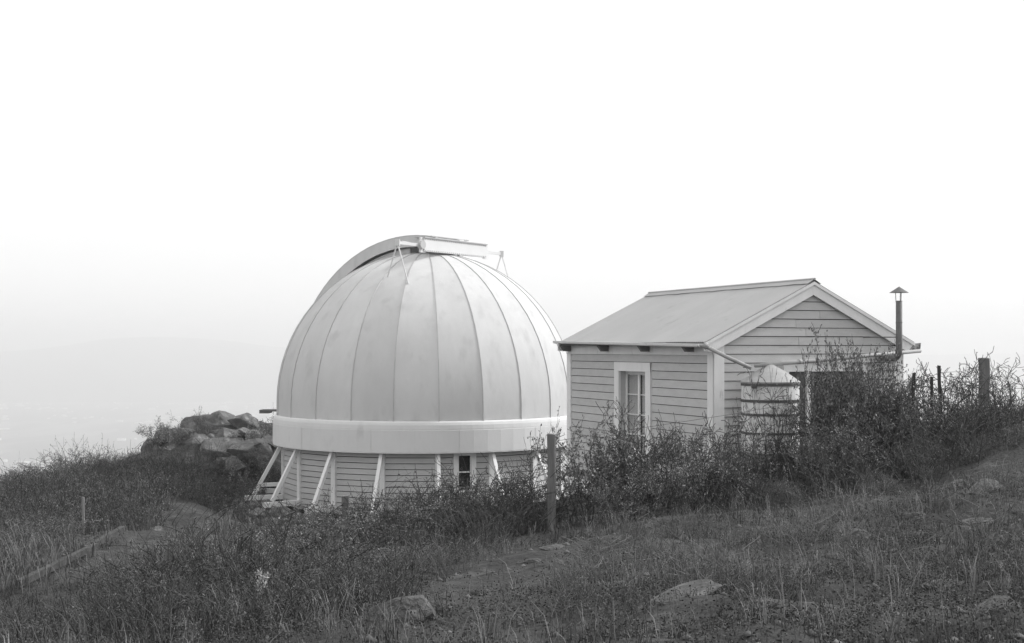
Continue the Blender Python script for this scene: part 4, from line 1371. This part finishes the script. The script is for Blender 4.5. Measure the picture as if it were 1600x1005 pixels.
# grass: blades as one mass
def blades(name, label, N, ymin, ymax, hmin, hmax, wid, m, seed, xr=(-.47, .47), dens=None, lean=.35, cat='grass'):
    g = np.random.default_rng(seed)
    Yv = ymin * ((ymax / ymin) ** g.random(N))
    Xv = Yv * (xr[0] + (xr[1] - xr[0]) * g.random(N))
    # clump the roots
    cl = g.integers(0, N // 14 + 1, N)
    cx = Xv[cl]; cy = Yv[cl]
    use = g.random(N) < .75
    Xv = np.where(use, cx + g.normal(0, .05, N) * (1 + cy * .03), Xv); Yv = np.where(use, cy + g.normal(0, .05, N) * (1 + cy * .03), Yv)
    keep = g.random(N) > bare_amt(Xv, Yv) * .93
    keep &= (fbm(Xv * .7, Yv * .7, seed) * 2.2 + .5) > g.random(N)
    if dens is not None: keep &= g.random(N) < dens(Xv, Yv)
    # not inside the buildings
    dx, dy = Xv - 3.79, Yv - 23.3
    lx = dx * math.cos(ang) + dy * math.sin(ang); ly = -dx * math.sin(ang) + dy * math.cos(ang)
    keep &= ~((lx > -.1) & (lx < GW + .1) & (ly > -.1) & (ly < GL + .1))
    keep &= np.hypot(Xv - DC[0], Yv - DC[1]) > 4.9
    Xv = Xv[keep]; Yv = Yv[keep]; n = len(Xv)
    h = hmin + (hmax - hmin) * g.random(n) ** 1.8
    a = g.random(n) * 6.28; le = lean * h * (.2 + g.random(n) * 1.3)
    lx = np.cos(a) * le; ly = np.sin(a) * le
    b = a + 1.57 + g.normal(0, .4, n)
    wx = np.cos(b) * wid * (.6 + .8 * g.random(n)) * (1 + Yv * .02) / 2; wy = np.sin(b) * wid * (1 + Yv * .02) / 2
    z0 = gz(Xv, Yv) - .02
    v = np.empty((n, 5, 3))
    v[:, 0] = np.stack([Xv - wx, Yv - wy, z0], 1); v[:, 1] = np.stack([Xv + wx, Yv + wy, z0], 1)
    v[:, 2] = np.stack([Xv + lx * .35 - wx * .8, Yv + ly * .35 - wy * .8, z0 + h * .6], 1); v[:, 3] = np.stack([Xv + lx * .35 + wx * .8, Yv + ly * .35 + wy * .8, z0 + h * .6], 1)
    v[:, 4] = np.stack([Xv + lx, Yv + ly, z0 + h * (.85 + .15 * g.random(n))], 1)
    i = np.arange(n) * 5
    q = np.stack([i, i + 1, i + 3, i + 2], 1); t = np.stack([i + 2, i + 3, i + 4], 1)
    o = link(name, np_mesh(name, v.reshape(-1, 3), [q, t], m))
    tag(o, label, cat, kind='stuff')
    return o


blades('dry_grass', 'short dry grass over the whole hillside', 230000, 6.5, 48, .03, .15, .006, M['grass'], 5, xr=(-.56, .74))
def tufts(name, label, N, per, ymin, ymax, hmin, hmax, wid, m, seed, xr, patch):
    g = np.random.default_rng(seed)
    Yc = ymin * ((ymax / ymin) ** g.random(N)); Xc = Yc * (xr[0] + (xr[1] - xr[0]) * g.random(N))
    keep = ((fbm(Xc * .45, Yc * .45, seed) * 2.6 + patch) > g.random(N)) & (g.random(N) > bare_amt(Xc, Yc))
    Xc = Xc[keep]; Yc = Yc[keep]; n = len(Xc) * per
    H0 = np.repeat(hmin + (hmax - hmin) * g.random(len(Xc)) ** 1.5, per)
    Xv = np.repeat(Xc, per) + g.normal(0, .03, n); Yv = np.repeat(Yc, per) + g.normal(0, .03, n)
    h = H0 * (.45 + .6 * g.random(n)); a = g.random(n) * 6.28; le = h * (.15 + .75 * g.random(n) ** 1.3)
    lx = np.cos(a) * le; ly = np.sin(a) * le; b = a + 1.57
    wv = wid * (.6 + .8 * g.random(n)) * (1 + Yv * .03) / 2
    wx = np.cos(b) * wv; wy = np.sin(b) * wv; z0 = gz(Xv, Yv) - .02
    V_ = np.empty((n, 7, 3))
    for i, (t, q_) in enumerate(((0, 0), (.45, .12), (.8, .48))):
        V_[:, 2 * i] = np.stack([Xv + lx * q_ - wx * (1 - t * .5), Yv + ly * q_ - wy * (1 - t * .5), z0 + h * t], 1)
        V_[:, 2 * i + 1] = np.stack([Xv + lx * q_ + wx * (1 - t * .5), Yv + ly * q_ + wy * (1 - t * .5), z0 + h * t], 1)
    V_[:, 6] = np.stack([Xv + lx, Yv + ly, z0 + h * (.95 - .25 * g.random(n))], 1)
    i = np.arange(n) * 7
    q = np.concatenate([np.stack([i, i + 1, i + 3, i + 2], 1), np.stack([i + 2, i + 3, i + 5, i + 4], 1)]); t = np.stack([i + 4, i + 5, i + 6], 1)
    tag(link(name, np_mesh(name, V_.reshape(-1, 3), [q, t], m)), label, 'grass', kind='stuff')


tufts('grass_tufts', 'tufts of taller dry grass in patches on the slope', 3300, 16, 7, 30, .10, .38, .005, M['grass'], 61, (-.5, .72), .15)
tufts('bank_grass_tufts', 'dry grass tufts among the scrub of the left bank', 2200, 14, 18, 46, .25, .7, .007, M['bank_grass'], 67, (-.47, -.18), .3)
tufts('pale_grass_tufts', 'bleached grass tufts in patches on the slope', 1900, 14, 7, 40, .12, .48, .004, M['straw'], 63, (-.5, .72), .05)
blades('straw_stalks', 'thin bleached straw stalks standing in the grass', 5000, 7, 45, .12, .45, .005, M['straw'], 6, lean=.5)
blades('tall_grass', 'tall dry grass on the left bank', 24000, 10, 46, .12, .50, .007, M['grass'], 7, xr=(-.47, .1), lean=.75, dens=lambda X, Y: np.clip((-.05 - X / Y) * 8 + 1.2 * fbm(X * .4, Y * .4, 90, 3) * 2, 0, 1))


def herbs(name, label, N, m, seed, size=(.010, .030), zmax=.10):
    g = np.random.default_rng(seed)
    Yv = 6.5 * (6.5 ** g.random(N)); Xv = Yv * (-.56 + 1.3 * g.random(N))
    keep = g.random(N) > bare_amt(Xv, Yv) * .9
    keep &= (fbm(Xv * 1.0, Yv * 1.0, seed + 4) * 3.2 + .45) > g.random(N)
    keep &= np.hypot(Xv - DC[0], Yv - DC[1]) > 4.9
    Xv = Xv[keep]; Yv = Yv[keep]; n = len(Xv)
    c = np.stack([Xv, Yv, gz(Xv, Yv) + g.random(n) ** 1.5 * zmax * (.3 + 1.4 * (fbm(Xv * 2.5, Yv * 2.5, 77) + .5))], 1)
    d = g.normal(0, 1, (n, 3)); d[:, 2] = np.abs(d[:, 2]) * .6; d /= np.linalg.norm(d, axis=1, keepdims=True)
    e = np.cross(d, g.normal(0, 1, (n, 3))); e /= np.linalg.norm(e, axis=1, keepdims=True)
    s = (size[0] + (size[1] - size[0]) * g.random(n))[:, None]
    v = np.stack([c, c + d * s * .5 + e * s * .3, c + d * s, c + d * s * .5 - e * s * .3], 1)
    i = np.arange(n) * 4
    o = link(name, np_mesh(name, v.reshape(-1, 3), np.stack([i, i + 1, i + 2, i + 3], 1), m))
    tag(o, label, 'ground cover', kind='stuff')
herbs('ground_cover', 'low leafy herbs matting the stony ground', 430000, M['herb'], 9)

# pale seed head plant in the left foreground
pl = Plant(77)
P_ = B(levels=1, leaves=3, leaf=.05, pale=0, leaf_level=0, kids=[1], prob=[.5], ratio=[.15], start=[.5], steps=6, rmin=.004, r0=.008, wob=.1)
for i in range(3):
    pl.walk(Vector((random.uniform(-.02, .02), 0, 0)), Vector((random.uniform(-.1, .1), 0, 1)), .42, .008, 6, .1, .0, 0, P_)
X_ = (406 - 800) / F * 11.6
o = link('seed_head', pl.mesh('seed_head', [M['twig_pale'], M['flower'], M['flower']]), (X_, 11.6, float(gz(X_, 11.6))), 0, .8)
tag(o, 'pale fluffy seed head plant in the dark scrub of the lower left foreground', 'plant')
